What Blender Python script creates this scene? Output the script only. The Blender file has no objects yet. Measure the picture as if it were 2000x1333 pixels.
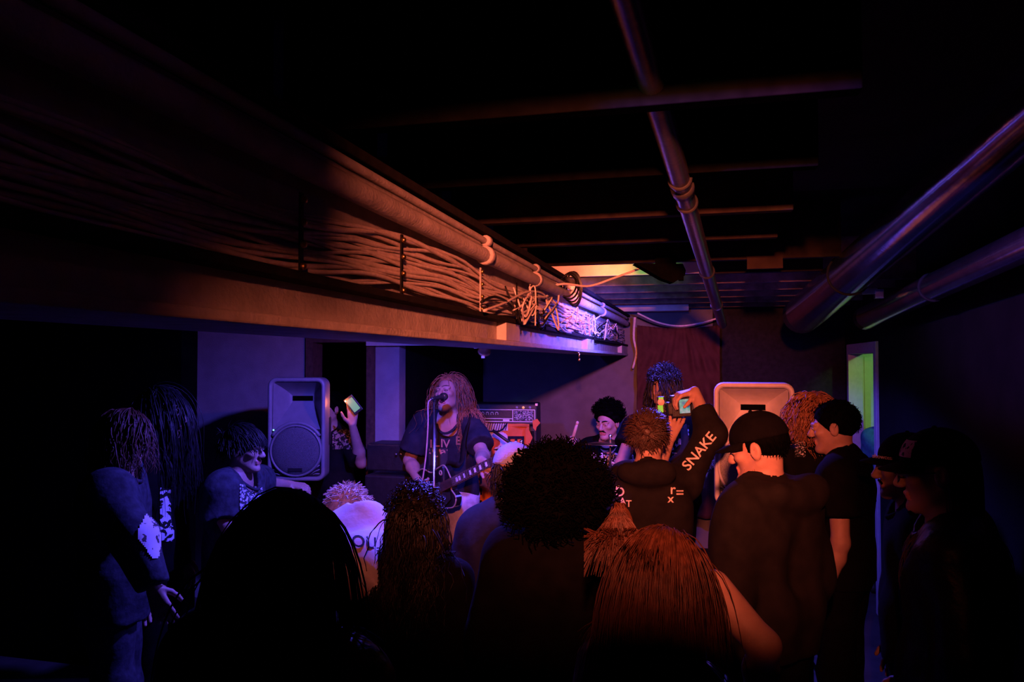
import bpy, bmesh, math, random
import numpy as np
from mathutils import Vector, Matrix
from mathutils.bvhtree import BVHTree

scene = bpy.context.scene
COL = scene.collection
V3 = lambda *a: np.array(a, dtype=float)

# ------------------------------------------------------------------ camera
FPX = 1500.0
CAM = V3(0, 0, 1.85)
YAW = math.radians(14.2); PITCH = math.radians(1.59)
f_ = V3(-math.sin(YAW) * math.cos(PITCH), math.cos(YAW) * math.cos(PITCH), math.sin(PITCH))
r_ = V3(math.cos(YAW), math.sin(YAW), 0)
u_ = np.cross(r_, f_)
cd = bpy.data.cameras.new('camera'); cam = bpy.data.objects.new('camera', cd); COL.objects.link(cam)
cam.location = CAM; cam.rotation_euler = (math.pi / 2 + PITCH, 0, YAW)
cd.lens = FPX / 2000 * 36; cd.sensor_width = 36; cd.clip_start = 0.02
scene.camera = cam

def W(px, py, D):
    """a point of the room: seen in the direction of (px, py), D metres in front of the lens"""
    return CAM + D * (f_ + r_ * (px - 1000) / FPX - u_ * (py - 666.5) / FPX)

def vd(px, py):
    return -(W(px, py, 1) - CAM) / np.linalg.norm(W(px, py, 1) - CAM)

# ------------------------------------------------------------------ world, exposure
w = bpy.data.worlds.new('world'); scene.world = w; w.use_nodes = True
w.node_tree.nodes['Background'].inputs[0].default_value = (0, 0, 0, 1)
w.node_tree.nodes['Background'].inputs[1].default_value = 0
vs = scene.view_settings
vs.view_transform = 'Standard'; vs.look = 'None'; vs.gamma = 1; vs.exposure = 0.0; vs.use_curve_mapping = False

# ------------------------------------------------------------------ stage lights (housings of the main ones further down) and added spots
ORANGE = (1.0, 0.17, 0.085); BLUE = (0.10, 0.07, 1.0); GREEN = (0.36, 1.0, 0.22)
def spot(name, loc, target, color, power, angle, blend, size=0.03):
    l = bpy.data.lights.new(name, 'SPOT'); o = bpy.data.objects.new(name, l); COL.objects.link(o)
    o.location = loc
    o.rotation_euler = (Vector(target) - Vector(loc)).to_track_quat('-Z', 'Y').to_euler()
    l.color = color; l.energy = power; l.spot_size = math.radians(angle); l.spot_blend = blend; l.shadow_soft_size = size
    return o
def point(name, loc, color, power, size=0.03):
    l = bpy.data.lights.new(name, 'POINT'); o = bpy.data.objects.new(name, l); COL.objects.link(o)
    o.location = loc; l.color = color; l.energy = power; l.shadow_soft_size = size
    return o
L_OR = V3(0.05, -0.30, 2.318);  T_OR = V3(-0.42, 4.0, 1.55)
L_BA = V3(-1.3, 3.3, 2.2);  T_BA = V3(-1.45, 3.45, 1.2)
L_BB = V3(-0.20, 4.78, 2.2); T_BB = V3(-0.55, 4.95, 1.2)
spot('orange_spot', L_OR, T_OR, ORANGE, 1750, 64, 0.9, .055)
spot('blue_spot', L_BA, T_BA, BLUE, 310, 174, 0.6)
spot('blue_spot', L_BB, T_BB, BLUE, 165, 178, 0.25)
L_DU = V3(-.62, .42, 2.342)  # added spots, no fixture known; they draw the coloured streaks on the duct
spot('blue_spot', L_DU, W(1900, 325, 2.1), BLUE, 900, 30, .5, .012)
spot('orange_spot', L_DU + V3(-.05, 0, .03), W(1920, 320, 2.05), ORANGE, 260, 34, .5, .012)
spot('green_spot', L_DU + V3(.1, 0, -.02), W(1760, 520, 3.4), GREEN, 30, 16, .6, .02)
spot('green_spot', W(1292, 556, 3.9), W(1243, 530, 4.42), GREEN, 8.0, 60, 0.8, 0.02)
spot('orange_spot', V3(-1.1, 3.75, 2.12), V3(-1.55, 4.75, 1.66), ORANGE, 26, 34, .7, .02)  # added spot without a fixture, turns the singer's hair orange
spot('orange_spot', V3(-1.12, 3.7, 2.12), V3(-2.8, 4.75, 1.35), ORANGE, 16, 62, .6, .02)  # second added spot, orange for the left loudspeaker's side and the wall
spot('orange_spot', W(1245, 562, 3.9), W(1120, 530, 4.42), ORANGE, 70, 80, 0.9, .02)
spot('green_spot', V3(-.1, 4.55, 2.15), V3(-.75, 5.25, 2.02), GREEN, 8, 34, .5, .01)  # added spot for the cyan patches on the far girder
spot('hallway_lamp', (1.85, 5.4, 2.2), (1.5, 7.4, 1.35), GREEN, 60, 36, .4, .05)

# ------------------------------------------------------------------ mesh helpers
ORG = {}
def tag(o, label=None, cat=None, group=None, kind=None):
    if label: o['label'] = label
    if cat: o['category'] = cat
    if group: o['group'] = group
    if kind: o['kind'] = kind
    return o
def empty(name, loc, label=None, cat=None, group=None):
    o = bpy.data.objects.new(name, None); COL.objects.link(o); o.location = tuple(loc); o.empty_display_size = .05
    ORG[o.name] = np.array(loc, float)
    return tag(o, label, cat, group)
def mk(name, V, F, mat, parent=None, smooth=True, mi=None):
    """V: (n,3) world coordinates; F: list of faces or (m,k) array -> one linked mesh object"""
    V = np.asarray(V, float)
    org = ORG[parent.name] if parent is not None else V3(0, 0, 0)
    me = bpy.data.meshes.new(name)
    if isinstance(F, np.ndarray):
        n, k = F.shape
        me.vertices.add(len(V)); me.vertices.foreach_set('co', (V - org).astype(np.float32).ravel())
        me.loops.add(n * k); me.loops.foreach_set('vertex_index', F.astype(np.int32).ravel())
        me.polygons.add(n); me.polygons.foreach_set('loop_start', np.arange(0, n * k, k, dtype=np.int32))
        me.polygons.foreach_set('loop_total', np.full(n, k, dtype=np.int32))
        if mi is not None: me.polygons.foreach_set('material_index', np.asarray(mi, np.int32))
        me.update(calc_edges=True)
    else:
        me.from_pydata([tuple(v) for v in (V - org)], [], F)
        if mi is not None: me.polygons.foreach_set('material_index', np.asarray(mi, np.int32))
    me.polygons.foreach_set('use_smooth', np.full(len(me.polygons), smooth))
    me.update()
    for m in (mat if isinstance(mat, (list, tuple)) else [mat]): me.materials.append(m)
    o = bpy.data.objects.new(name, me); COL.objects.link(o)
    if parent is not None: o.parent = parent
    ORG[o.name] = org
    return o
class MB:
    """collects boxes, tubes, lathes, prisms"""
    def __init__(s): s.V = []; s.F = []; s.M = []; s.n = 0; s.m = 0
    def add(s, V, F):
        V = np.asarray(V, float)
        s.V.append(V); s.F += [tuple(int(i) + s.n for i in f) for f in F]; s.M += [s.m] * len(F); s.n += len(V); return s
    def box(s, c, h, R=None, bev=0.0):
        c = np.asarray(c, float); h = np.asarray(h, float)
        bm = bmesh.new(); bmesh.ops.create_cube(bm, size=2)
        for v in bm.verts: v.co = Vector((v.co.x * h[0], v.co.y * h[1], v.co.z * h[2]))
        if bev > 0: bmesh.ops.bevel(bm, geom=bm.edges[:], offset=bev, segments=2, profile=.5, affect='EDGES')
        bm.verts.index_update()
        V = np.array([v.co[:] for v in bm.verts]); F = [[v.index for v in f.verts] for f in bm.faces]; bm.free()
        if R is not None: V = V @ np.asarray(R).T
        return s.add(V + c, F)
    def tube(s, P, r, n=8, cap=True):
        P = np.asarray(P, float); m = len(P); r = np.broadcast_to(np.asarray(r, float), (m,))
        T = np.gradient(P, axis=0); T /= np.linalg.norm(T, axis=1)[:, None] + 1e-9
        ref = V3(0, 0, 1) if abs(T[:, 2]).mean() < .8 else V3(1, 0, 0)
        A = np.cross(T, ref); A /= np.linalg.norm(A, axis=1)[:, None] + 1e-9; B = np.cross(T, A)
        th = np.arange(n) * 2 * math.pi / n
        V = P[:, None] + r[:, None, None] * (A[:, None] * np.cos(th)[None, :, None] + B[:, None] * np.sin(th)[None, :, None])
        F = [(i * n + j, i * n + (j + 1) % n, (i + 1) * n + (j + 1) % n, (i + 1) * n + j) for i in range(m - 1) for j in range(n)]
        if cap: F += [tuple(range(n))[::-1], tuple((m - 1) * n + j for j in range(n))]
        return s.add(V.reshape(-1, 3), F)
    def lathe(s, c, prof, R=None, n=24, cap=False):
        """prof: (radius, height) pairs, axis = local z"""
        th = np.arange(n) * 2 * math.pi / n; m = len(prof)
        V = np.array([[p[0] * math.cos(t), p[0] * math.sin(t), p[1]] for p in prof for t in th])
        F = [(i * n + j, i * n + (j + 1) % n, (i + 1) * n + (j + 1) % n, (i + 1) * n + j) for i in range(m - 1) for j in range(n)]
        if cap: F += [tuple(range(n))[::-1], tuple((m - 1) * n + j for j in range(n))]
        if R is not None: V = V @ np.asarray(R).T
        return s.add(V + np.asarray(c, float), F)
    def prism(s, poly, d0, d1, fr):
        """poly in the local x,y of frame fr=(origin,X,Y,Z), extruded from d0 to d1 along Z"""
        o, X, Y, Z = fr; n = len(poly)
        V = [o + X * p[0] + Y * p[1] + Z * d for d in (d0, d1) for p in poly]
        F = [tuple(range(n))[::-1], tuple(range(n, 2 * n))] + [(i, (i + 1) % n, n + (i + 1) % n, n + i) for i in range(n)]
        return s.add(V, F)
    def build(s, name, mat, parent=None, smooth=False):
        return mk(name, np.concatenate(s.V), s.F, mat, parent, smooth, s.M)
def Rz(a): c, s = math.cos(a), math.sin(a); return np.array([[c, -s, 0], [s, c, 0], [0, 0, 1]])
def Rx(a): c, s = math.cos(a), math.sin(a); return np.array([[1, 0, 0], [0, c, -s], [0, s, c]])
def Ry(a): c, s = math.cos(a), math.sin(a); return np.array([[c, 0, s], [0, 1, 0], [-s, 0, c]])
def unit(v): v = np.asarray(v, float); return v / (np.linalg.norm(v) + 1e-12)
def frame_z(z, up=(0, 0, 1)):
    z = unit(z); x = np.cross(up, z)
    x = unit(x) if np.linalg.norm(x) > 1e-4 else V3(1, 0, 0)
    return np.stack([x, np.cross(z, x), z], axis=1)
def bez(P, n=24):
    """smooth curve through points (Catmull-Rom)"""
    P = [np.asarray(p, float) for p in P]; P = [2 * P[0] - P[1]] + P + [2 * P[-1] - P[-2]]; out = []
    for i in range(1, len(P) - 2):
        for t in np.linspace(0, 1, n, endpoint=(i == len(P) - 3)):
            a, b, c, d = P[i - 1:i + 3]
            out.append(.5 * (2 * b + (c - a) * t + (2 * a - 5 * b + 4 * c - d) * t * t + (3 * b - a - 3 * c + d) * t ** 3))
    return np.array(out)

# ------------------------------------------------------------------ materials (all procedural)
MATS = {}
def mat(name, col, rough=.7, spec=.3, metal=0, var=.25, scale=30, bump=0.0, bscale=120, emit=None, estr=0, coat=0):
    if name in MATS: return MATS[name]
    m = bpy.data.materials.new(name); m.use_nodes = True; nt = m.node_tree; b = nt.nodes['Principled BSDF']
    b.inputs['Roughness'].default_value = rough; b.inputs['Specular IOR Level'].default_value = spec
    b.inputs['Metallic'].default_value = metal; b.inputs['Coat Weight'].default_value = coat
    tc = nt.nodes.new('ShaderNodeTexCoord')
    nz = nt.nodes.new('ShaderNodeTexNoise'); nz.inputs['Scale'].default_value = scale; nz.inputs['Detail'].default_value = 4
    nt.links.new(tc.outputs['Object'], nz.inputs['Vector'])
    cr = nt.nodes.new('ShaderNodeValToRGB')
    cr.color_ramp.elements[0].position = .3; cr.color_ramp.elements[1].position = .7
    cr.color_ramp.elements[0].color = tuple(c * (1 - var) for c in col) + (1,)
    cr.color_ramp.elements[1].color = tuple(min(1, c * (1 + var)) for c in col) + (1,)
    nt.links.new(nz.outputs['Fac'], cr.inputs['Fac']); nt.links.new(cr.outputs['Color'], b.inputs['Base Color'])
    if bump:
        n2 = nt.nodes.new('ShaderNodeTexNoise'); n2.inputs['Scale'].default_value = bscale; n2.inputs['Detail'].default_value = 5
        nt.links.new(tc.outputs['Object'], n2.inputs['Vector'])
        bp = nt.nodes.new('ShaderNodeBump'); bp.inputs['Strength'].default_value = bump; bp.inputs['Distance'].default_value = .01
        nt.links.new(n2.outputs['Fac'], bp.inputs['Height']); nt.links.new(bp.outputs['Normal'], b.inputs['Normal'])
    if emit:
        b.inputs['Emission Color'].default_value = tuple(emit) + (1,); b.inputs['Emission Strength'].default_value = estr
    MATS[name] = m; return m
def decal_mat(name, ink, cloth, scale=40, thr=.5, seed=0, stretch=(1, 1, 1)):
    """flat print on cloth: jagged ink marks on the cloth colour"""
    m = bpy.data.materials.new(name); m.use_nodes = True; nt = m.node_tree; b = nt.nodes['Principled BSDF']
    b.inputs['Roughness'].default_value = .8; b.inputs['Specular IOR Level'].default_value = .1
    tc = nt.nodes.new('ShaderNodeTexCoord'); mp = nt.nodes.new('ShaderNodeMapping')
    mp.inputs['Scale'].default_value = stretch; mp.inputs['Location'].default_value = (seed, seed * .7, 0)
    nz = nt.nodes.new('ShaderNodeTexNoise'); nz.inputs['Scale'].default_value = scale; nz.inputs['Detail'].default_value = 3
    nz.inputs['Distortion'].default_value = .6
    cr = nt.nodes.new('ShaderNodeValToRGB'); cr.color_ramp.interpolation = 'CONSTANT'
    cr.color_ramp.elements[0].color = tuple(cloth) + (1,); cr.color_ramp.elements[1].color = tuple(ink) + (1,)
    cr.color_ramp.elements[1].position = thr
    nt.links.new(tc.outputs['Object'], mp.inputs['Vector']); nt.links.new(mp.outputs['Vector'], nz.inputs['Vector'])
    nt.links.new(nz.outputs['Fac'], cr.inputs['Fac']); nt.links.new(cr.outputs['Color'], b.inputs['Base Color'])
    return m
M = dict(
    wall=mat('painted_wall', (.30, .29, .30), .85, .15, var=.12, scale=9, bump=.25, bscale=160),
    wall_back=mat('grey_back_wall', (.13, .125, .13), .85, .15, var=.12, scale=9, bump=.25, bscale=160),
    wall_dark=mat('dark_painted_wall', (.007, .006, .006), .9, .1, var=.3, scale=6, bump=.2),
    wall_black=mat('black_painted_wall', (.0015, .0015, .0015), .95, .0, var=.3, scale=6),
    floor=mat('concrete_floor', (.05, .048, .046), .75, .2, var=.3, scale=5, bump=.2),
    joist=mat('shaded_joist', (.016, .011, .009), .85, .1, var=.5, scale=14, bump=.3, bscale=60),  # joist wood toned down to stand for shade
    joist_lit=mat('lit_joist', (.16, .11, .08), .85, .1, var=.4, scale=14, bump=.3, bscale=60),  # same joist wood toned up where light reaches it
    board=mat('pale_board', (.52, .49, .45), .7, .2, var=.12, scale=12, bump=.15),
    ceil=mat('ceiling_underside', (.012, .010, .010), .95, .05, var=.4, scale=8),
    beam=mat('painted_beam', (.44, .41, .385), .7, .25, var=.2, scale=14, bump=.3, bscale=90),
    beam_dark=mat('dark_beam_trim', (.02, .018, .017), .9, .05),  # plain dark tone of the ledge, top flange and duct collars
    steel=mat('galvanised_pipe', (.13, .125, .125), .28, .5, metal=.85, var=.2, scale=12, bump=.12, bscale=40),
    duct=mat('galvanised_duct', (.19, .185, .19), .17, .5, metal=.92, var=.25, scale=10, bump=.07, bscale=22),
    cable=mat('grey_cable', (.64, .58, .52), .6, .3, var=.15, scale=50),
    cable_black=mat('black_cable', (.006, .006, .006), .5, .3),
    black_plastic=mat('black_plastic', (.012, .012, .013), .45, .4, bump=.1),
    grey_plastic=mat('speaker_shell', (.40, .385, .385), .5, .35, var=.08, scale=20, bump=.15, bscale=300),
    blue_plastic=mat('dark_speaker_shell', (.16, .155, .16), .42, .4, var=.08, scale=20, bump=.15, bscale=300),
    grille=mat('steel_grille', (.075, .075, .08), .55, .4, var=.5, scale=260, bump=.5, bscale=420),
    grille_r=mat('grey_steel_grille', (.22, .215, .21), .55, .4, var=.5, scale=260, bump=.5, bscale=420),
    chrome=mat('chrome', (.6, .6, .62), .25, .5, metal=1, var=.05),
    brass=mat('brass', (.65, .42, .16), .3, .5, metal=1, var=.1),
    wood=mat('pale_wood', (.42, .30, .19), .6, .25, var=.2, scale=25),
    white=mat('white_print', (.7, .7, .7), .8, .1, var=.05),
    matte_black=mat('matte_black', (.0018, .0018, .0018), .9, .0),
    skin=mat('skin', (.29, .175, .135), .55, .3, var=.08, scale=40, bump=.08, bscale=250),
    skin2=mat('skin_tan', (.22, .125, .09), .55, .3, var=.08, scale=40, bump=.08, bscale=250),
    lip=mat('lip', (.36, .13, .11), .45, .35, var=.1),
    mouth=mat('mouth_inside', (.03, .008, .008), .6, .2),
    eye=mat('eye_white', (.55, .53, .5), .3, .5, var=.03), iris=mat('iris', (.015, .01, .008), .2, .6),
    hair_black=mat('black_hair', (.0008, .0008, .0008), .8, .02, var=.4, scale=60),
    hair_glossy=mat('glossy_black_hair', (.006, .0055, .006), .42, .22, var=.4, scale=60),
    hair_brown=mat('brown_hair', (.20, .085, .04), .5, .3, var=.5, scale=60),
    hair_dark=mat('dark_brown_hair', (.035, .017, .011), .5, .3, var=.5, scale=60),
    hair_curly=mat('curly_dark_hair', (.003, .0022, .0022), .45, .3, var=.5, scale=60),
    hair_auburn=mat('auburn_hair', (.06, .022, .011), .5, .25, var=.5, scale=60),
    hair_blond=mat('fair_hair', (.5, .4, .32), .5, .3, var=.3, scale=60),
    black_cloth=mat('black_cloth', (.002, .0018, .0022), .9, .06, var=.4, scale=20, bump=.4, bscale=18),
    navy_cloth=mat('navy_cloth', (.012, .013, .02), .88, .1, var=.3, scale=20, bump=.4, bscale=18),
    charcoal_cloth=mat('charcoal_cloth', (.0065, .0055, .0055), .88, .1, var=.3, scale=20, bump=.4, bscale=18),
    denim=mat('dark_denim', (.022, .024, .032), .85, .15, var=.5, scale=35, bump=.5, bscale=22),
    jeans=mat('pale_jeans', (.34, .33, .38), .85, .15, var=.2, scale=30, bump=.5, bscale=18),
    white_cloth=mat('white_cloth', (.55, .52, .54), .85, .1, var=.08, scale=15, bump=.5, bscale=14),
    leather=mat('black_leather', (.003, .0028, .0028), .4, .14, var=.3, scale=20, bump=.7, bscale=26),
    orange_cloth=mat('orange_banner', (.62, .17, .045), .85, .1, var=.1, scale=14, bump=.4, bscale=14),
    drape=mat('brown_drape', (.06, .024, .017), .9, .05, var=.2, scale=10, bump=.3, bscale=40),
    cap_blue=mat('pale_blue_cap', (.22, .24, .32), .85, .1, var=.12, scale=20, bump=.3),
    rubber=mat('shoe_rubber', (.05, .05, .05), .7, .2), shoe=mat('black_shoe', (.01, .01, .01), .6, .3),
)
# ------------------------------------------------------------------ signed distance modelling (bodies, clothes, soft shapes)
class S:
    """list of soft primitives, turned into a mesh by surface nets"""
    def __init__(s): s.p = []
    def rc(s, a, b, ra, rb=None, k=.03, sub=False, cut=None):
        s.p.append(('rc', np.asarray(a, float), np.asarray(b, float), ra, ra if rb is None else rb, k, sub, cut)); return s
    def el(s, c, r, R=None, k=.02, sub=False, cut=None):
        s.p.append(('el', np.asarray(c, float), np.asarray(r, float), np.eye(3) if R is None else np.asarray(R), None, k, sub, cut)); return s
    def bbox(s):
        lo = np.full(3, 1e9); hi = -lo
        for q in s.p:
            if q[6]: continue
            a, b = _bb(q, 0.0); lo = np.minimum(lo, a); hi = np.maximum(hi, b)
        return lo, hi
    def mesh(s, h, lo=None, hi=None, disp=None, cuts=None):
        l0, h0 = s.bbox()
        lo = l0 - 3 * h if lo is None else np.asarray(lo, float); hi = h0 + 3 * h if hi is None else np.asarray(hi, float)
        n = np.maximum(np.ceil((hi - lo) / h).astype(int) + 1, 4)
        f = np.full(n, .08, dtype=np.float32)
        ax = [lo[i] + h * np.arange(n[i]) for i in range(3)]
        for q in s.p:
            k = q[5]; a, b = _bb(q, k + 3 * h + .012)
            i0 = np.clip(np.floor((a - lo) / h).astype(int), 0, n); i1 = np.clip(np.ceil((b - lo) / h).astype(int) + 1, 0, n)
            if np.any(i1 <= i0): continue
            X, Y, Z = np.meshgrid(*[ax[j][i0[j]:i1[j]] for j in range(3)], indexing='ij')
            P = np.stack([X, Y, Z], -1)
            d = _dist(q, P)
            if q[7] is not None:
                for (cp, cn) in q[7]: d = np.maximum(d, (P - np.asarray(cp)) @ unit(cn))
            sl = tuple(slice(i0[j], i1[j]) for j in range(3)); g = f[sl]
            if q[6]:
                d = -d; hh = np.maximum(k - np.abs(g - d), 0) / k; f[sl] = np.maximum(g, d) + hh * hh * k * .25
            else:
                hh = np.maximum(k - np.abs(g - d), 0) / k; f[sl] = np.minimum(g, d) - hh * hh * k * .25
        if disp is not None or cuts:
            near = np.abs(f) < .045
            ii = np.argwhere(near); P = lo + ii * h
            if disp is not None: f[near] += disp(P).astype(np.float32)
            if cuts:
                for (cp, cn) in cuts: f[near] = np.maximum(f[near], ((P - np.asarray(cp)) @ unit(cn)).astype(np.float32))
                if True:
                    far = ~near & (f < 0)
                    jj = np.argwhere(far)
                    if len(jj):
                        Q = lo + jj * h; v = f[far]
                        for (cp, cn) in cuts: v = np.maximum(v, ((Q - np.asarray(cp)) @ unit(cn)).astype(np.float32))
                        f[far] = v
        return snets(f, lo, h)
def _bb(q, e):
    if q[0] == 'rc':
        r = max(q[3], q[4]) + e; return np.minimum(q[1], q[2]) - r, np.maximum(q[1], q[2]) + r
    R = q[3]; ex = np.sqrt(((R * q[2][None, :]) ** 2).sum(1)) + e; return q[1] - ex, q[1] + ex
def _dist(q, P):
    if q[0] == 'rc':
        a, b = q[1], q[2]; ab = b - a; L = ab @ ab + 1e-12
        t = np.clip(((P - a) @ ab) / L, 0, 1)
        return np.sqrt((((P - a) - t[..., None] * ab) ** 2).sum(-1)) - (q[3] + (q[4] - q[3]) * t)
    L = (P - q[1]) @ q[3]; r = q[2]
    k0 = np.sqrt(((L / r) ** 2).sum(-1)); k1 = np.sqrt(((L / (r * r)) ** 2).sum(-1)) + 1e-9
    return k0 * (k0 - 1) / k1
_C = np.array([(i, j, k) for i in (0, 1) for j in (0, 1) for k in (0, 1)])
_E = [(a, b) for a in range(8) for b in range(a + 1, 8) if np.abs(_C[a] - _C[b]).sum() == 1]
def snets(f, lo, h):
    ins = f < 0
    nx, ny, nz = f.shape
    cnt = np.zeros((nx - 1, ny - 1, nz - 1), np.int8)
    for c in _C: cnt += ins[c[0]:nx - 1 + c[0], c[1]:ny - 1 + c[1], c[2]:nz - 1 + c[2]]
    mixed = (cnt > 0) & (cnt < 8)
    idx = np.argwhere(mixed); vid = np.full(mixed.shape, -1, np.int32); vid[mixed] = np.arange(len(idx))
    if len(idx) == 0: return np.zeros((0, 3)), np.zeros((0, 4), np.int32)
    fv = np.stack([f[idx[:, 0] + c[0], idx[:, 1] + c[1], idx[:, 2] + c[2]] for c in _C], 1)
    acc = np.zeros((len(idx), 3)); n = np.zeros(len(idx))
    for a, b in _E:
        cr = (fv[:, a] < 0) != (fv[:, b] < 0)
        t = np.where(cr, fv[:, a] / (fv[:, a] - fv[:, b] + 1e-20), 0)
        acc += np.where(cr[:, None], _C[a] + (_C[b] - _C[a]) * t[:, None], 0); n += cr
    V = lo + (idx + acc / np.maximum(n, 1)[:, None]) * h
    Q = []
    for ax in range(3):
        b, c = (ax + 1) % 3, (ax + 2) % 3
        s0 = [slice(1, -1)] * 3; s1 = [slice(1, -1)] * 3
        s0[ax] = slice(0, -1); s1[ax] = slice(1, None)
        A = ins[tuple(s0)]; B = ins[tuple(s1)]
        e = np.argwhere(A != B)
        if len(e) == 0: continue
        st = A[tuple(e.T)]
        off = np.ones(3, int); off[ax] = 0; e = e + off
        def cell(db, dc):
            q = e.copy(); q[:, b] += db; q[:, c] += dc; return vid[tuple(q.T)]
        q = np.stack([cell(-1, -1), cell(0, -1), cell(0, 0), cell(-1, 0)], 1)
        q[~st] = q[~st][:, ::-1]
        Q.append(q)
    F = np.concatenate(Q); F = F[(F >= 0).all(1)]
    return V, F.astype(np.int32)
def folds(seed, amp, fz=9.0, fxy=26.0):
    rg = np.random.RandomState(seed); K = []
    for i in range(6):
        a = rg.uniform(0, 2 * math.pi); z = rg.uniform(-1, 1) * fz * (2.2 if i > 3 else 1)
        K.append((V3(math.cos(a) * fxy * rg.uniform(.5, 1.2), math.sin(a) * fxy * rg.uniform(.5, 1.2), z), rg.uniform(0, 6.3)))
    def g(P):
        w_ = .9 * np.sin(P @ V3(7, 5, 11) + seed)
        s_ = 0
        for k, ph in K: s_ = s_ + np.sin(P @ k + ph + 1.4 * w_)
        s_ = s_ / 2.4
        return -amp * (np.abs(s_) ** .8 * np.sign(s_))
    return g
def join(*ms):
    Vs, Fs, n = [], [], 0
    for V, F in ms:
        if len(V) == 0: continue
        Vs.append(V); Fs.append(F + n); n += len(V)
    return np.concatenate(Vs), np.concatenate(Fs)

# ------------------------------------------------------------------ hair strands
def tubes(P, r, n=3):
    """P (N,S,3) paths, r (N,S) -> one mesh of N thin tapered tubes"""
    N, Sg, _ = P.shape
    T = np.gradient(P, axis=1); T /= np.linalg.norm(T, axis=2)[..., None] + 1e-9
    ref = np.where(np.abs(T[..., 2:3]) < .8, V3(0, 0, 1), V3(1, 0, 0))
    A = np.cross(T, ref); A /= np.linalg.norm(A, axis=2)[..., None] + 1e-9; B = np.cross(T, A)
    th = np.arange(n) * 2 * math.pi / n
    V = P[:, :, None] + r[..., None, None] * (A[:, :, None] * np.cos(th)[:, None] + B[:, :, None] * np.sin(th)[:, None])
    base = (np.arange(N) * Sg * n)[:, None, None]
    i = np.arange(Sg - 1)[None, :, None] * n; j = np.arange(n)[None, None, :]; j2 = (j + 1) % n
    F = np.stack([base + i + j, base + i + j2, base + i + n + j2, base + i + n + j], -1).reshape(-1, 4)
    return V.reshape(-1, 3), F.astype(np.int32)
def scalp(n, rg, line=(0.0, .7, .6), low=-.62, zmax=2):
    D = rg.normal(size=(n * 14, 3)); D /= np.linalg.norm(D, axis=1)[:, None]
    y = D[:, 1]
    ok = (D[:, 2] > np.where(y > 0, line[0] + line[1] * y, line[0] + line[2] * y)) & (D[:, 2] > low) & (D[:, 2] < zmax)
    return D[ok][:n]
CR_C = V3(0, -.015, .035); CR_R = V3(.079, .099, .089)
def strands(H, n, length, seg=10, r=.0035, seed=0, comb=(.7, -.5, -.2), lift=.35, grav=.25, wave=.0, wfreq=30, jitter=.25,
            line=(0.0, .7, .6), low=-.62, puff=.02, coll=(), lvar=.25, part=True, zmax=2, rmax=.27):
    """H = (origin, R, scale) of the head; hair grows from the scalp, falls and is pushed out of the head and shoulders"""
    rg = np.random.RandomState(seed); o, R, sc = H
    D = scalp(n, rg, line, low, zmax); n = len(D)
    p = CR_C + D * CR_R * 1.0
    sg = np.sign(D[:, :1]) if part else np.tanh(D[:, :1] * 3)
    cb = np.concatenate([sg * comb[0], np.full((n, 1), comb[1]), np.full((n, 1), comb[2])], 1)
    d = cb + rg.normal(size=(n, 3)) * jitter; d = d - D * np.sum(d * D, axis=1, keepdims=True); d = d / (np.linalg.norm(d, axis=1)[:, None] + 1e-6) + D * lift
    p = o + (p @ R.T) * sc; d = d @ R.T; d /= np.linalg.norm(d, axis=1)[:, None]
    L = length * (1 + rg.uniform(-lvar, lvar, (n, 1))); st = L / (seg - 1)
    lay = 1.0 + rg.uniform(0, 1, n) * puff / .09
    path = [p.copy()]
    ph = rg.uniform(0, 6.3, n); wv = rg.normal(size=(n, 3)); wv[:, 2] *= .2
    for i in range(1, seg):
        d = d + V3(0, 0, -grav); d /= np.linalg.norm(d, axis=1)[:, None]
        p = p + d * st
        q = ((p - o) @ R) / sc - CR_C
        m = np.linalg.norm(q / CR_R, axis=1); bad = m < lay
        q[bad] *= (lay[bad] / m[bad])[:, None]
        p = np.where(bad[:, None], o + ((q + CR_C) @ R.T) * sc, p)
        for a, b, ra in coll:
            ab = b - a; t = np.clip(((p - a) @ ab) / (ab @ ab), 0, 1); c = a + t[:, None] * ab
            v = p - c; l = np.linalg.norm(v, axis=1); bd = l < ra
            p[bd] = c[bd] + v[bd] * (ra / np.maximum(l[bd], 1e-4))[:, None]
        nd = p - path[-1]; ln_ = np.linalg.norm(nd, axis=1)[:, None]; p = path[-1] + nd / (ln_ + 1e-9) * np.minimum(ln_, st * 1.3)
        d = .5 * d + .5 * nd / (ln_ + 1e-9)
        path.append(p.copy())
    P = np.stack(path, 1)
    kp = (np.linalg.norm(P[:, :, :2] - o[:2], axis=2).max(1) < rmax * sc) & (P[:, :, 2].max(1) < o[2] + .21 * sc)
    P = P[kp]; L = L[kp]; ph = ph[kp]; wv = wv[kp]; n = len(P)
    if wave:
        s_ = np.linspace(0, 1, seg)[None, :]
        P = P + (wave * s_ * np.sin(s_ * wfreq * L + ph[:, None]))[..., None] * (wv / np.linalg.norm(wv, axis=1)[:, None])[:, None, :]
    rr = r * sc * np.linspace(1, .35, seg)[None, :] * rg.uniform(.6, 1.3, (n, 1))
    return tubes(P, rr)
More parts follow.
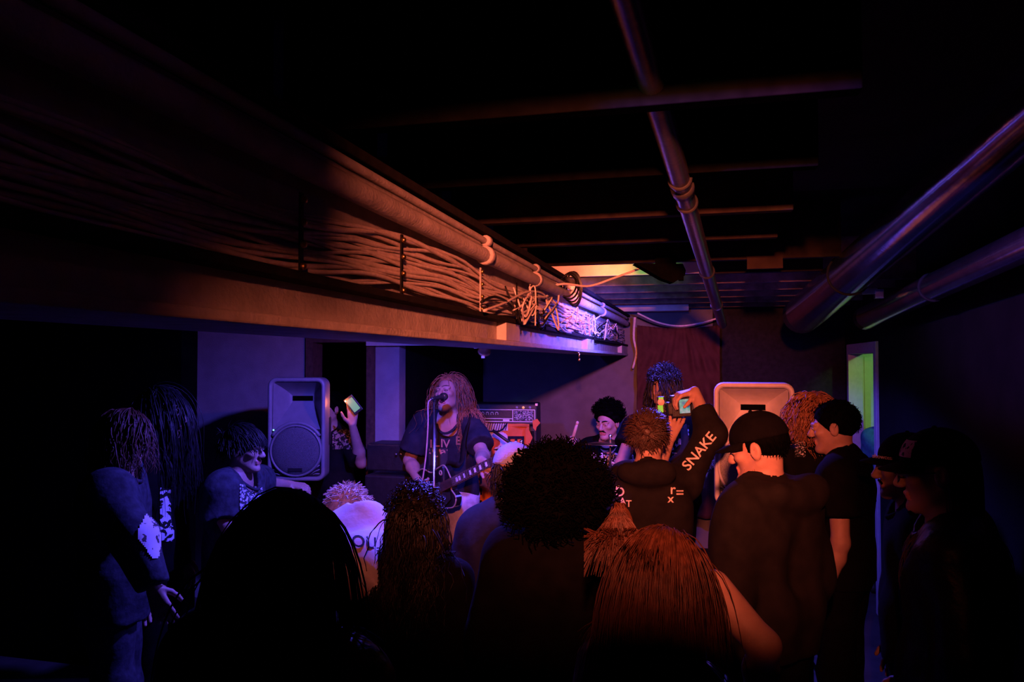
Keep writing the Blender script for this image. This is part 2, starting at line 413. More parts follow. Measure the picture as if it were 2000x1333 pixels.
def curls(H, n, rad, seed=0, line=(0.0, .55, .6), low=-.6, clen=.05, hr=.008, r=.0028, seg=12, c=CR_C):
    """springy curls standing off a head of thick hair: rad = radii of the whole hair mass"""
    rg = np.random.RandomState(seed); o, R, sc = H
    D = scalp(n, rg, line, low); n = len(D); rad = np.asarray(rad)
    base = c + D * (rad - clen * .75)
    t = np.linspace(0, 1, seg); ph = rg.uniform(0, 6.3, n); tw = rg.uniform(7, 12, n)
    A = np.cross(D, rg.normal(size=(n, 3))); A /= np.linalg.norm(A, axis=1)[:, None]; B = np.cross(D, A)
    ln = clen * rg.uniform(.7, 1.35, n)
    an = ph[:, None] + tw[:, None] * t
    P = base[:, None] + D[:, None] * (ln[:, None] * t)[..., None] + hr * (np.cos(an)[..., None] * A[:, None] + np.sin(an)[..., None] * B[:, None]) \
        + (A * rg.uniform(-.02, .02, (n, 1)))[:, None] * (t ** 2)[None, :, None]
    P = o + (P @ R.T) * sc
    return tubes(P, np.full((n, seg), r * sc) * np.linspace(1, .6, seg))
# ------------------------------------------------------------------ the basement room
def slab(name, lo, hi, m, kind='structure', parent=None, bev=0):
    lo = np.asarray(lo, float); hi = np.asarray(hi, float)
    o = MB().box((lo + hi) / 2, (hi - lo) / 2, bev=bev).build(name, m, parent)
    if kind: o['kind'] = kind
    return o
BY = 7.5; RX = 1.22
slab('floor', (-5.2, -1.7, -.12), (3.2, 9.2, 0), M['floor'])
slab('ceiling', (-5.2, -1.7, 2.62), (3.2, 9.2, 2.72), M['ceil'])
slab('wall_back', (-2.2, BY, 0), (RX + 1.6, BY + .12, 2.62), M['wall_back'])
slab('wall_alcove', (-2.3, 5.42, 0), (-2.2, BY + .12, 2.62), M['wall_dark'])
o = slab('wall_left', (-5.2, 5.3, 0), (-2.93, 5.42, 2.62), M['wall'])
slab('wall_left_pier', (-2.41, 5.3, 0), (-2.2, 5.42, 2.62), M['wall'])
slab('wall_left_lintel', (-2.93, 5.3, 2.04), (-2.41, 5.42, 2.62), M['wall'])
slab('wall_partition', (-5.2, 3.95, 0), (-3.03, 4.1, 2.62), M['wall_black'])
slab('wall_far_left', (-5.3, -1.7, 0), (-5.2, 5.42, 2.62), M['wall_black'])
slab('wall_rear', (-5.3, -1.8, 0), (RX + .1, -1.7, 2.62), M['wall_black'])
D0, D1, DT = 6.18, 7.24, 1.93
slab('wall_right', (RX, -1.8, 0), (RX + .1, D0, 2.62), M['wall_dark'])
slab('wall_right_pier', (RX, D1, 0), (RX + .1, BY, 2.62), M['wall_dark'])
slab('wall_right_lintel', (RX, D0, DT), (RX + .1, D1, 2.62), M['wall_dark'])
# dark doorway in the left wall
slab('wall_dark_passage', (-3.1, 6.3, 0), (-2.31, 6.4, 2.62), M['wall_black'])
frame_m = mat('brown_door_frame', (.09, .05, .035), .7, .2, var=.3)
d = empty('door_1', (-2.67, 5.3, 0)); d['kind'] = 'structure'
slab('door_jamb', (-2.95, 5.27, 0), (-2.89, 5.42, 2.07), frame_m, None, d)
slab('door_jamb', (-2.45, 5.27, 0), (-2.39, 5.42, 2.07), frame_m, None, d)
slab('door_head', (-2.89, 5.27, 2.0), (-2.45, 5.42, 2.07), frame_m, None, d)
# doorway in the right wall, with the hallway and its door behind
cas = mat('door_casing_paint', (.45, .44, .45), .6, .3, var=.08)
d = empty('door_2', (RX, D0, 0)); d['kind'] = 'structure'
slab('casing', (RX - .02, D0 - .075, 0), (RX + .1, D0 + .015, DT + .075), cas, None, d, .004)
slab('casing', (RX - .02, D1 - .015, 0), (RX + .1, D1 + .06, DT + .075), cas, None, d, .004)
slab('casing_head', (RX - .02, D0 + .015, DT - .01), (RX + .1, D1 - .015, DT + .075), cas, None, d, .004)
hall = mat('hallway_paint', (.55, .55, .5), .7, .2, var=.06)
slab('wall_hallway', (RX + .1, 7.42, 0), (RX + 1.6, 7.5, 2.62), hall)
slab('wall_hallway_side', (RX + 1.5, 4.6, 0), (RX + 1.6, 7.42, 2.62), hall)
slab('wall_hallway_end', (RX + .1, 4.5, 0), (RX + 1.6, 4.6, 2.62), hall)
d = empty('door_3', (RX + .5, 7.42, 0)); d['kind'] = 'structure'
dx0, dx1 = RX + .105, RX + .40
slab('leaf', (dx0, 7.375, .01), (dx1 - .008, 7.415, 2.0), hall, None, d, .004)
slab('leaf_panel', (dx0 + .03, 7.367, .15), (dx0 + .12, 7.377, 1.9), hall, None, d, .003)
slab('leaf_panel', (dx0 + .15, 7.367, .15), (dx1 - .05, 7.377, 1.9), hall, None, d, .003)
slab('door_jamb', (dx1 + .004, 7.36, 0), (dx1 + .09, 7.42, 2.05), hall, None, d, .004)
hz = 1.85 - (752 - 708) / 1500 * 7.5
hg = MB().box((dx1 - .035, 7.362, hz), (.03, .004, .05)).box((dx1 + .03, 7.355, hz), (.025, .004, .05))
hg.tube([(dx1, 7.352, hz - .055), (dx1, 7.352, hz + .055)], .008); hg.build('hinge', mat('old_hinge', (.12, .12, .1), .4, .4, metal=.7), d)
slab('wall_back_shade', (.06, BY - .012, 1.0), (RX, BY, 2.62), mat('wall_shade_tone', (.014, .0135, .015), .9, .1, bump=.2))  # added dark sheet, stands for the unlit right part of the wall
slab('baseboard_back', (-2.2, BY - .015, 0), (RX, BY, .1), M['wall_dark'])

# ceiling joists (run across the room, carried by the girder)
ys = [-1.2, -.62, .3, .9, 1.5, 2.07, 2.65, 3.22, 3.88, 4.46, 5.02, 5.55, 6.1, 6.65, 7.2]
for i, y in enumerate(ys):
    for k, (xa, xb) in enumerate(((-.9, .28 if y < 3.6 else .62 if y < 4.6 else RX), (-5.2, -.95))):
        j = slab('joist', (xa, y, 2.35), (xb, y + .045, 2.62), M['matte_black'] if y < 2.3 else M['joist'] if y < 4.6 else M['joist_lit'], None, None, .003)  # light falloff put into the colour: black near, shaded mid, lit far
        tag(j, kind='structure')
t = slab('trim_1', (-.9, 4.435, 2.352), (-.02, 4.459, 2.60), M['board'])
t = slab('trim_2', W(1196, 604, 7.1) * V3(1, 0, 0) + V3(0, 7.05, 2.315), W(1346, 604, 7.1) * V3(1, 0, 0) + V3(0, 7.2, 2.37), M['board'])
sb = slab('trim_3', (-2.43, 5.22, 1.972), (-1.72, 5.298, 2.12), M['board'])
# plywood patch on the ceiling at the right
ply = mat('plywood_panel', (.022, .014, .011), .85, .1, var=.5, scale=5)
slab('ceiling_panel', (.28, 1.2, 2.60), (RX, 3.55, 2.62), ply)
slab('ceiling_patch', W(1455, 505, 3.9) * V3(1, 0, 0) + V3(0, 3.86, 2.30), W(1520, 505, 3.9) * V3(1, 0, 0) + V3(0, 3.885, 2.42), ply)

# girder along the room with a bottom flange
g = empty('beam', (-.85, 3.9, 1.9)); g['kind'] = 'structure'
slab('girder_web', (-1.0, .2, 1.934), (-.78, BY, 2.34), M['beam'], None, g)
slab('bottom_flange', (-1.02, .2, 1.914), (-.735, BY, 1.934), M['beam'], None, g, .004)
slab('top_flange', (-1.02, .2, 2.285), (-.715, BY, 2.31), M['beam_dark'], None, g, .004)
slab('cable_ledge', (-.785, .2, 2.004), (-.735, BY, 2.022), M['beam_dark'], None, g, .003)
def Yb(px, X=-.75):
    return X / math.tan(math.atan((px - 1000) / FPX) - YAW) if True else 0
for a, b, m_ in ((985, 1012, M['board']), (1145, 1158, M['board']), (1213, 1226, M['beam'])):
    slab('spacer_block', (-.79, Yb(a), 1.934), (-.742, Yb(b), 2.004), m_, None, g, .003)
# pipes clamped to the top of the girder
for nm, x, z, r, lab in (('conduit_pipe', -.725, 2.213, .025, 'thick conduit pipe along the top of the girder above the cables'),
                         ('thin_conduit', -.722, 2.262, .011, 'thin conduit running just above the thick pipe on the girder')):
    P = [(x + .004 * math.sin(y * 2.1), y, z + .004 * math.sin(y * 1.3)) for y in np.linspace(.25, 7.35, 40)]
    e = empty(nm, (x, 3.8, z - r), lab, 'pipe'); MB().tube(P, r, 12).build('pipe_run', M['beam'], e, True)
    for px in (935, 1035, 1110, 1170):
        y = Yb(px); MB().lathe((x, y - .02, z), [(r + .005, 0), (r + .008, .004), (r + .008, .036), (r + .005, .04)], Rx(-math.pi / 2), 14, True).build('coupling', M['beam'], e, True)

# cable bundle laid along the girder
rg = np.random.RandomState(5)
cb = empty('cable_bundle', (-.755, 3.8, 2.02), 'flat bundle of grey cables strapped along the side of the girder', 'cables')
N = 24
for i in range(N):
    z0 = 2.036 + .118 * i / (N - 1); lay = rg.randint(0, 3)
    y = np.linspace(.5, 7.3, 90); ph = rg.uniform(0, 6.3, 5)
    near = 1 / (1 + np.exp((y - 2.3) * 3))
    z = z0 + .010 * np.sin(y * 2.1 + ph[0]) + .008 * np.sin(y * 4.3 + ph[1]) - near * .03 * np.sin((y - .5) * 2.4 + .4) * (1 + .3 * rg.uniform(-1, 1))
    z += .006 * np.sin(y * 9 + ph[2])
    x = -.768 + .007 * lay + .006 * np.sin(y * 3 + ph[3]) + .004 * np.sin(y * 7 + ph[4])
    MB().tube(np.stack([x, y, np.clip(z, 2.026, 2.175)], 1), rg.uniform(.0042, .0068), 6).build('cable', M['cable'], cb, True)
for px in (575, 775, 932):
    y = Yb(px)
    st = empty('cable_strap', (-.74, y, 2.03), {575: 'cable strap with metal clips at the dark near end of girder', 775: 'cable strap with metal clips left of the lit cables', 932: 'thin vertical cable strap across the brightest grey cables'}[px], 'cable strap')
    MB().box((-.738, y, 2.095), (.002, .006, .075)).build('band', M['cable_black'] if px < 900 else M['board'], st)
    for k in range(4):
        MB().lathe((-.737, y, 2.03 + .042 * k), [(.001, 0), (.008, .002), (.006, .009), (.001, .011)], Ry(math.pi / 2), 10, True).build('clip', M['brass'], st, True)
# tangle of loose wires towards the stage
lw = empty('loose_wiring', (-.74, 3.9, 2.0), 'tangle of loose grey and black wires hanging from the girder', 'wires')
for i in range(30):
    y = rg.uniform(3.0, 6.4) if i > 8 else rg.uniform(2.8, 3.6); s_ = rg.uniform(.12, .34)
    P = [(-.742, y, rg.uniform(2.05, 2.16))]
    for k in range(4):
        P.append((-.735 + rg.uniform(0, .045), y + s_ * (k + 1) / 4 * rg.uniform(.3, 1.4) - (.15 if k == 2 else 0), rg.uniform(2.0, 2.17)))
    MB().tube(bez(P, 8), rg.uniform(.003, .0055), 5).build('loose_wire', M['cable'] if i % 4 else M['cable_black'], lw, True)
for pts in (((940, 590), (965, 580), (990, 590), (1012, 612), (1040, 626), (1070, 612), (1095, 618)), ((945, 607), (985, 592), (1030, 570), (1062, 575), (1070, 600)),
            ((1092, 560), (1090, 590), (1080, 615), (1100, 645), (1115, 650)), ((1035, 555), (1034, 600), (1020, 612))):
    P = [(-.715, Yb(a, -.715), 0) for a, b in pts]
    P = [np.array((p[0], p[1], 1.85 + (708 - b) / FPX * math.hypot(p[0], p[1]) * math.cos(math.atan((a - 1000) / FPX)))) for p, (a, b) in zip(P, pts)]
    MB().tube(bez(P, 8), .005, 6).build('loose_wire', M['cable'] if pts[0][0] > 942 else M['cable_black'], lw, True)
# black coil slung over the pipes and the wire swagged to the next joist
cc = empty('cable_coil', W(1105, 560, 4.1), 'black coiled cable looped over the pipes above the loose wires', 'cable')
for k in range(5):
    c = W(1104, 562, 4.05) + V3(.03, .05 * k - .1, 0); th = np.linspace(0, 2 * math.pi, 22)
    MB().tube(np.stack([c[0] + .045 * np.cos(th), c[1] + .03 * np.sin(th + k), c[2] + (.06 + .008 * k) * np.sin(th)], 1), .005, 6, False).build('loop', M['cable_black'], cc, True)
P = bez([W(1050, 566, 3.7), W(1100, 555, 3.75), W(1150, 559, 3.85), W(1200, 543, 3.9), W(1252, 524, 3.95)], 10)
tag(MB().tube(P, .006, 6).build('swagged_wire', M['cable'], None, True), 'thin wire swagged below the bright joist board to the black lamp', 'wire')
P = bez([W(1245, 612, 6.8), W(1285, 630, 6.85), W(1325, 637, 6.9), W(1365, 632, 6.9), W(1402, 622, 6.9)], 10)
tag(MB().tube(P, .008, 6).build('sagging_cable', M['cable'], None, True), 'cable sagging across the top of the brown drape', 'cable')
P = bez([W(1240, 620, 7.1), W(1238, 660, 7.2), W(1243, 690, 7.25), W(1236, 720, 7.3)], 8)
tag(MB().tube(P, .012, 6).build('cable_drop', M['cable'], None, True), 'bunched cable dropping down the wall at the far end of the girder', 'cable')
# brass hook under the girder
hk = empty('hook', W(1131, 690, 4.6), 'small brass hook with bell hanging below the girder', 'hook')
p = W(1131, 690, 4.6); MB().tube([p, p + V3(0, 0, -.03)], .004, 6).build('stem', M['brass'], hk, True)
MB().lathe(p + V3(0, 0, -.05), [(.001, 0), (.009, .003), (.006, .014), (.003, .02)], None, 10, True).build('bell', M['brass'], hk, True)
MB().tube([p + V3(-.05, 0, .012), p + V3(-.02, 0, .004), p], .003, 5).build('chain', M['brass'], hk, True)

# pipes and ducts that run the length of the room
def run(name, lab, pts, r, m, bands, n=20):
    P = np.array(pts); e = empty(name, P[-1] - V3(0, 0, np.max(r)), lab, 'pipe' if 'pipe' in name else 'duct')
    t = np.linspace(0, 1, 24); Q = P[0] + (P[1] - P[0]) * t[:, None]; rr = r[0] + (r[1] - r[0]) * t
    back = unit((P[0] - P[1]) * V3(1, 1, 0)); Q = np.concatenate([[P[0] + back * min(2.6, (RX - r[0] - .02 - P[0][0]) / max(back[0], 1e-3) if back[0] > .05 else 2.6)], Q]); rr = np.concatenate([[r[0]], rr])
    MB().tube(Q, rr, n).build('pipe_run', m, e, True)
    for b, ww in bands:
        c = P[0] + (P[1] - P[0]) * b; R = frame_z(P[1] - P[0]); ra = r[0] + (r[1] - r[0]) * b
        MB().lathe(c, [(ra, 0), (ra + .006, .003), (ra + .006, ww), (ra, ww + .003)], R, n).build('collar', M['beam_dark'] if 'duct' in name else M['steel'], e, True)
    return e
A, B = W(1214, -40, 1.15), W(1411, 634, 5.2)
def par(px_y, A, B):
    lo, hi = 0., 1.
    for _ in range(40):
        m_ = (lo + hi) / 2; q = A + (B - A) * m_ - CAM; y = 666.5 - FPX * (q @ u_) / (q @ f_)
        if y < px_y: lo = m_
        else: hi = m_
    return lo
run('ceiling_pipe', 'thin steel ceiling pipe between the girder and the big duct', (A, B), (.027, .030), M['steel'], [(par(348, A, B), .012), (par(362, A, B), .05), (par(395, A, B), .012), (par(530, A, B), .015), (par(595, A, B), .02)])
A, B = W(2060, 190, 1.75), W(1566, 616, 5.2)
run('round_duct', 'big round metal duct running under the ceiling at right', (A, B), (.072, .125), M['duct'], [(par(535, A, B), .012)])
A, B = W(2060, 452, 2.2), W(1690, 622, 5.0)
run('small_duct', 'smaller round duct beside the right wall', (A, B), (.052, .075), M['duct'], [(par(560, A, B), .012)])
hb = empty('duct_hanger', W(1705, 572, 4.0), 'small bracket between the two round ducts', 'bracket')
MB().box(W(1705, 570, 4.0), (.05, .01, .012)).build('strap', M['steel'], hb); MB().box(W(1716, 576, 4.0), (.02, .02, .02)).build('bolt', M['steel'], hb)

# brown drape on the back wall
def cloth(name, lo_px, hi_px, top, bot, D, m, depth, nx=60, nz=50, parent=None):
    us = np.linspace(0, 1, nx); vsn = np.linspace(0, 1, nz); V = []
    for v in vsn:
        for u in us:
            p = W(lo_px + (hi_px - lo_px) * u, top(u) + (bot - top(u)) * v, D)
            p[1] += depth(u, v); V.append(p)
    F = [(j * nx + i, j * nx + i + 1, (j + 1) * nx + i + 1, (j + 1) * nx + i) for j in range(nz - 1) for i in range(nx - 1)]
    o = mk(name, V, F, m, parent, True)
    md = o.modifiers.new('thickness', 'SOLIDIFY'); md.thickness = .006
    return o
def dr(u, v):
    c = .52; a = (u - c) / (.12 + .9 * v)
    return -.05 + .035 * math.sin(14 * a) * (.25 + v) * (1 if abs(a) > .15 else .3) + .01 * math.sin(40 * u + 3 * v)
dp = cloth('drape', 1245, 1406, lambda u: 636 + 6 * math.sin(math.pi * u), 1010, 7.12, M['drape'], dr)
tag(dp, 'brown cloth drape with spreading folds hung on the back wall', 'drape')

# ------------------------------------------------------------------ stage light housings
def par_can(name, lab, loc, target, r=.07, ln=.16, mount=True):
    e = empty(name, loc, lab, 'stage light'); d = unit(np.asarray(target) - loc); R = frame_z(d); b = loc - d * (ln + .02)
    MB().lathe(b, [(.001, 0), (r * .6, .0), (r * .85, .03), (r, .06), (r, ln), (r * 1.1, ln), (r * 1.1, ln + .008), (r * .93, ln + .008), (r * .93, ln - .02), (.001, ln - .02)], R, 20).build('housing', M['black_plastic'], e, True)
    s = R[:, 0]; c = b + d * ln * .5
    P = [c + s * (r + .012), c + s * (r + .014) + V3(0, 0, r * .9), c + V3(0, 0, r * 1.35), c - s * (r + .014) + V3(0, 0, r * .9), c - s * (r + .012)]
    MB().tube(bez(P, 5), .007, 6).build('yoke', M['black_plastic'], e, True)
    if mount:
        t = c + V3(0, 0, r * 1.35); MB().tube([t, V3(t[0], t[1], 2.36)], .012, 8).build('clamp', M['black_plastic'], e, True)
    return e
ol = par_can('stage_light', 'orange stage light hanging above the audience, out of frame', L_OR, T_OR, .055, .12)
ol = bpy.data.objects['stage_light']
MB().box(L_OR + V3(.070, .32, -.06), (.001, .30, .12)).build('added_barn_door', M['matte_black'], ol)  # unseen flaps added to trim the orange light right, below and left
MB().box(L_OR + V3(-.03, .155, -.094), (.15, .16, .001), Rx(-.17)).build('added_barn_door', M['matte_black'], ol)
slab('added_shade_board', (-1.0, -.06, 2.235), (-.030, -.02, 2.36), M['joist'])  # added unseen board, keeps orange light off the near girder
MB().box(L_OR + V3(-.155, .17, -.06), (.001, .13, .075)).build('added_barn_door', M['matte_black'], ol)
par_can('stage_light', 'blue stage light hanging behind the girder', L_BA, T_BA, .06, .05)
# the LED bar seen from behind near the bright joist
lb = empty('stage_light', W(1290, 535, 3.75), 'black lamp housing hanging at the end of the bright joist board', 'stage light')
fr = (W(1290, 534, 3.72), r_, u_, f_)
sc = 3.72 / FPX
MB().prism([(-52 * sc, 18 * sc), (40 * sc, 17 * sc), (46 * sc, 4 * sc), (44 * sc, -6 * sc), (22 * sc, -20 * sc), (0, -12 * sc)], -.04, .05, fr).build('housing', M['matte_black'], lb)
MB().box(W(1300, 510, 3.75), (.05, .015, .03)).build('bracket', M['matte_black'], lb)
MB().box(W(1330, 540, 3.70), (.012, .02, .02)).build('knob', M['matte_black'], lb)
# small fixture below the girder
sf = par_can('stage_light', 'small black stage light behind the singer below the girder', W(945, 690, 4.5), W(945, 690, 4.5) + V3(-.3, .6, -.5), .035, .08, False)
p = W(945, 690, 4.5); MB().tube([p + V3(0, -.03, .05), p + V3(0, -.03, .2), V3(p[0], 4.48, 2.37)], .006, 6).build('hanger', M['black_plastic'], sf, True)
for q in (W(930, 679, 4.45), W(947, 683, 4.45), W(944, 698, 4.45)): MB().box(q, (.01, .008, .006)).build('clip', M['chrome'], sf)

# ------------------------------------------------------------------ loudspeakers on stands
def rrect(w_, h_, r, n=6):
    P = []
    for cx, cz, a0 in ((w_ / 2 - r, h_ / 2 - r, 0), (-w_ / 2 + r, h_ / 2 - r, 90), (-w_ / 2 + r, -h_ / 2 + r, 180), (w_ / 2 - r, -h_ / 2 + r, 270)):
        for k in range(n + 1):
            a = math.radians(a0 + 90 * k / n); P.append((cx + r * math.cos(a), cz + r * math.sin(a)))
    return P
def ring_loft(rings):
    n = len(rings[0][0]); V = []
    for P, y in rings:
        for i, (x, z) in enumerate(P): V.append((x, y, z))
    F = [(i * n + j, i * n + (j + 1) % n, (i + 1) * n + (j + 1) % n, (i + 1) * n + j) for i in range(len(rings) - 1) for j in range(n)]
    F += [tuple((len(rings) - 1) * n + j for j in range(n))]
    return np.array(V), F
def pa_speaker(name, lab, base, ang, wd, ht, shell, grl, led):
    """base: bottom centre of the box at its front"""
    e = empty(name, base, lab, 'loudspeaker'); R = Rz(ang); c = base + V3(0, 0, ht / 2)
    def put(V): return np.asarray(V) @ R.T + c
    w2 = wd
    V, F = ring_loft([(rrect(w2 - .055, ht - .055, .028), .022), (rrect(w2 - .045, ht - .045, .032), .003), (rrect(w2 - .02, ht - .02, .045), 0), (rrect(w2 - .004, ht - .004, .05), .006), (rrect(w2, ht, .05), .02),
                      (rrect(w2, ht, .05), .13), (rrect(w2 * .86, ht * .96, .05), .24), (rrect(w2 * .66, ht * .9, .05), .31), (rrect(w2 * .6, ht * .84, .05), .325)])
    mk('cabinet', put(V), F, shell, e, True)
    # horn flare in the upper half
    a, zt, zb = w2 / 2 - .03, ht / 2 - .03, -.0
    o4 = [(-a, .022, zt), (a, .022, zt), (a, .022, zb), (-a, .022, zb)]
    i4 = [(-.065, .10, ht * .312), (.065, .10, ht * .312), (.065, .10, ht * .268), (-.065, .10, ht * .268)]
    # the flare bulges: subdivide each side
    V, F = [], []
    for s in range(4):
        A0, A1, B0, B1 = map(np.array, (o4[s], o4[(s + 1) % 4], i4[s], i4[(s + 1) % 4])); n0 = len(V); m_ = 9
        for t in np.linspace(0, 1, m_):
            tt = t ** .62
            for u in np.linspace(0, 1, m_):
                p = (A0 + (A1 - A0) * u) * (1 - t) + (B0 + (B1 - B0) * u) * t
                p[1] = .022 + .138 * (1 - (1 - t) ** 1.7); V.append(p)
        F += [(n0 + i * m_ + j, n0 + i * m_ + j + 1, n0 + (i + 1) * m_ + j + 1, n0 + (i + 1) * m_ + j) for i in range(m_ - 1) for j in range(m_ - 1)]
    mk('horn', put(V), F, shell, e, True)
    MB().box(c + R @ V3(0, .160, ht * .29), (.066, .004, ht * .024), R).build('horn_throat', M['matte_black'], e)
    # lower baffle, woofer ring, domed grille
    rw = w2 / 2 - .018; zc = -ht / 2 + rw + .028
    MB().box(c + R @ V3(0, .024, (zb - ht / 2 + .03) / 2), (a, .003, (zb + ht / 2 - .03) / 2), R).build('baffle', M['black_plastic'], e)
    RR = R @ Rx(math.pi / 2)
    MB().lathe(c + R @ V3(0, .018, zc), [(rw - .014, 0), (rw - .012, .022), (rw - .006, .027), (rw, .022), (rw + .004, 0)], RR, 48).build('woofer_ring', shell, e, True)
    MB().lathe(c + R @ V3(0, .016, zc), [(.001, .034)] + [((rw - .012) * math.sin(t), .012 + .022 * math.cos(t)) for t in np.linspace(.15, math.pi / 2, 8)], RR, 48).build('grille', grl, e, True)
    # arch lip over the woofer
    P = [c + R @ V3((rw + .012) * math.cos(t), .006, zc + (rw + .012) * math.sin(t)) for t in np.linspace(math.radians(32), math.radians(148), 20)]
    MB().tube(P, .011, 8).build('arch_lip', shell, e, True)
    for sx in (-1, 1):
        for k in range(3):
            q0 = V3(sx * (a - .004), .018, -ht / 2 + .045 + .028 * k); q1 = V3(sx * (a - .05 - .022 * k * .6), .018, -ht / 2 + .038)
            MB().tube([c + R @ q0, c + R @ ((q0 + q1) / 2 + V3(-sx * .004, 0, .004)), c + R @ q1], .0035, 6).build('vent_rib', shell, e, True)
    for sx, sz in ((-.72, .66), (.72, .66), (-.72, -.66), (.72, -.66), (0, .93)):
        MB().lathe(c + R @ V3(sx * rw, .0, zc + sz * rw), [(.001, .004), (.006, .003), (.007, 0)], RR, 10).build('screw', M['chrome'], e, True)
    MB().box(c + R @ V3(0, -.008, zc - rw * .72), (.045, .004, .012), R, .002).build('badge', M['black_plastic'], e)
    lm = mat('power_led', (.1, .3, .6), emit=(.25, .6, 1), estr=2.5)
    MB().lathe(c + R @ V3(-a + .012, .0, zc + rw * .80), [(.001, .005), (.005, .003), (.005, 0)], RR, 10).build('power_light', lm, e, True)
    for s in (1, -1):
        MB().box(c + R @ V3(s * w2 * .475, .14, -.02), (.012, .03, .09), R, .006).build('side_handle', M['black_plastic'], e)
    return e
def tripod(name, lab, top):
    b = V3(top[0], top[1], 0); e = empty(name, b, lab, 'speaker stand')
    MB().tube([b + V3(0, 0, .25), top - V3(0, 0, .36), top - V3(0, 0, .001)], (.019, .019, .017), 12).build('pole', M['black_plastic'], e, True)
    MB().lathe(b + V3(0, 0, .62), [(.02, 0), (.034, .01), (.034, .07), (.02, .08)], None, 14).build('collar', M['black_plastic'], e, True)
    for k in range(3):
        a = k * 2.094 + .4; f = b + V3(.45 * math.cos(a), .45 * math.sin(a), .012)
        MB().tube([b + V3(.02 * math.cos(a), .02 * math.sin(a), .66), f], .012, 8).build('leg', M['black_plastic'], e, True)
        MB().tube([b + V3(.015 * math.cos(a), .015 * math.sin(a), .27), b + (f - b) * .55 + V3(0, 0, .3)], .008, 6).build('brace', M['black_plastic'], e, True)
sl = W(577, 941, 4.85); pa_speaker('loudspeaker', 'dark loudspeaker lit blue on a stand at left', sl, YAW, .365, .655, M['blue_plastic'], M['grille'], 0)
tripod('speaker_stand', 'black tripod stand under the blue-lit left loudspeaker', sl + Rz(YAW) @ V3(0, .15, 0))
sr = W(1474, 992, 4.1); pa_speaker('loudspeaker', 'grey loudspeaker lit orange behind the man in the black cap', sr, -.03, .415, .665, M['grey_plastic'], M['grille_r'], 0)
tripod('speaker_stand', 'black tripod stand under the orange-lit right loudspeaker', sr + V3(0, .15, 0))

# ------------------------------------------------------------------ lettering
def text(name, s, size, fr, m, parent=None, bvh=None, off=.004, ext=.0008, spikes=None):
    o, X, Y, Z = [np.asarray(v, float) for v in fr]
    cu = bpy.data.curves.new('t', 'FONT'); cu.body = s; cu.size = size; cu.align_x = 'CENTER'; cu.align_y = 'CENTER'; cu.resolution_u = 3; cu.extrude = 0
    cu.offset = size * .012
    ob = bpy.data.objects.new('t', cu); COL.objects.link(ob); dg = bpy.context.evaluated_depsgraph_get(); dg.update()
    me = ob.evaluated_get(dg).to_mesh(); bm = bmesh.new(); bm.from_mesh(me)
    bmesh.ops.triangulate(bm, faces=bm.faces[:])
    for _ in range(1 if bvh is None else 2):
        es = [e for e in bm.edges if e.calc_length() > size * .3]
        if es: bmesh.ops.subdivide_edges(bm, edges=es, cuts=1); bmesh.ops.triangulate(bm, faces=bm.faces[:])
    L = np.array([v.co[:] for v in bm.verts]); bm.verts.index_update(); F = [tuple(v.index for v in f.verts) for f in bm.faces]; bm.free()
    ob.evaluated_get(dg).to_mesh_clear(); bpy.data.objects.remove(ob); bpy.data.curves.remove(cu)
    V = o + L[:, :1] * X + L[:, 1:2] * Y
    if bvh is not None:
        for i in range(len(V)):
            h = bvh.ray_cast(Vector(V[i] + Z * .25), Vector(-Z), .6)
            if h[0] is not None: V[i] = np.array(h[0]) + Z * off
    n = len(V); V2 = np.concatenate([V, V - Z * (ext + .001)])
    return mk(name, V2, F + [tuple(n + i for i in f[::-1]) for f in F], m, parent, False)
def patch(name, fr, w_, h_, m, bvh, parent, off=.004, nx=14, ny=14, shape=None):
    """flat print laid on cloth: a patch of cloth surface, w_ x h_"""
    o, X, Y, Z = [np.asarray(v, float) for v in fr]; V = []; ok = []
    for j in range(ny + 1):
        for i in range(nx + 1):
            a, b = i / nx - .5, j / ny - .5
            p = o + X * a * w_ + Y * b * h_
            h = bvh.ray_cast(Vector(p + Z * .3), Vector(-Z), .7)
            ok.append(h[0] is not None and (shape is None or shape(a, b)))
            V.append(np.array(h[0]) + Z * off if h[0] is not None else p)
    F = []
    for j in range(ny):
        for i in range(nx):
            q = (j * (nx + 1) + i, j * (nx + 1) + i + 1, (j + 1) * (nx + 1) + i + 1, (j + 1) * (nx + 1) + i)
            if all(ok[k] for k in q) and max(np.linalg.norm(V[q[0]] - V[k]) for k in q) < .3: F.append(q)
    if not F: return None
    best, left = [], set(range(len(F))); vf = {}
    for i, q in enumerate(F):
        for k in q: vf.setdefault(k, []).append(i)
    while left:                                     # keep the largest connected piece
        st, got = [left.pop()], []
        while st:
            i = st.pop(); got.append(i)
            for k in F[i]:
                for j in vf[k]:
                    if j in left and len(set(F[i]) & set(F[j])) > 1: left.discard(j); st.append(j)
        if len(got) > len(best): best = got
    us = sorted({k for i in best for k in F[i]}); ix = {k: n for n, k in enumerate(us)}
    return mk(name, [V[k] for k in us], [tuple(ix[k] for k in F[i]) for i in best], m, parent, True)
def bvh_of(o):
    org = ORG[o.name]; me = o.data
    return BVHTree.FromPolygons([Vector(np.array(v.co) + org) for v in me.vertices], [p.vertices[:] for p in me.polygons])

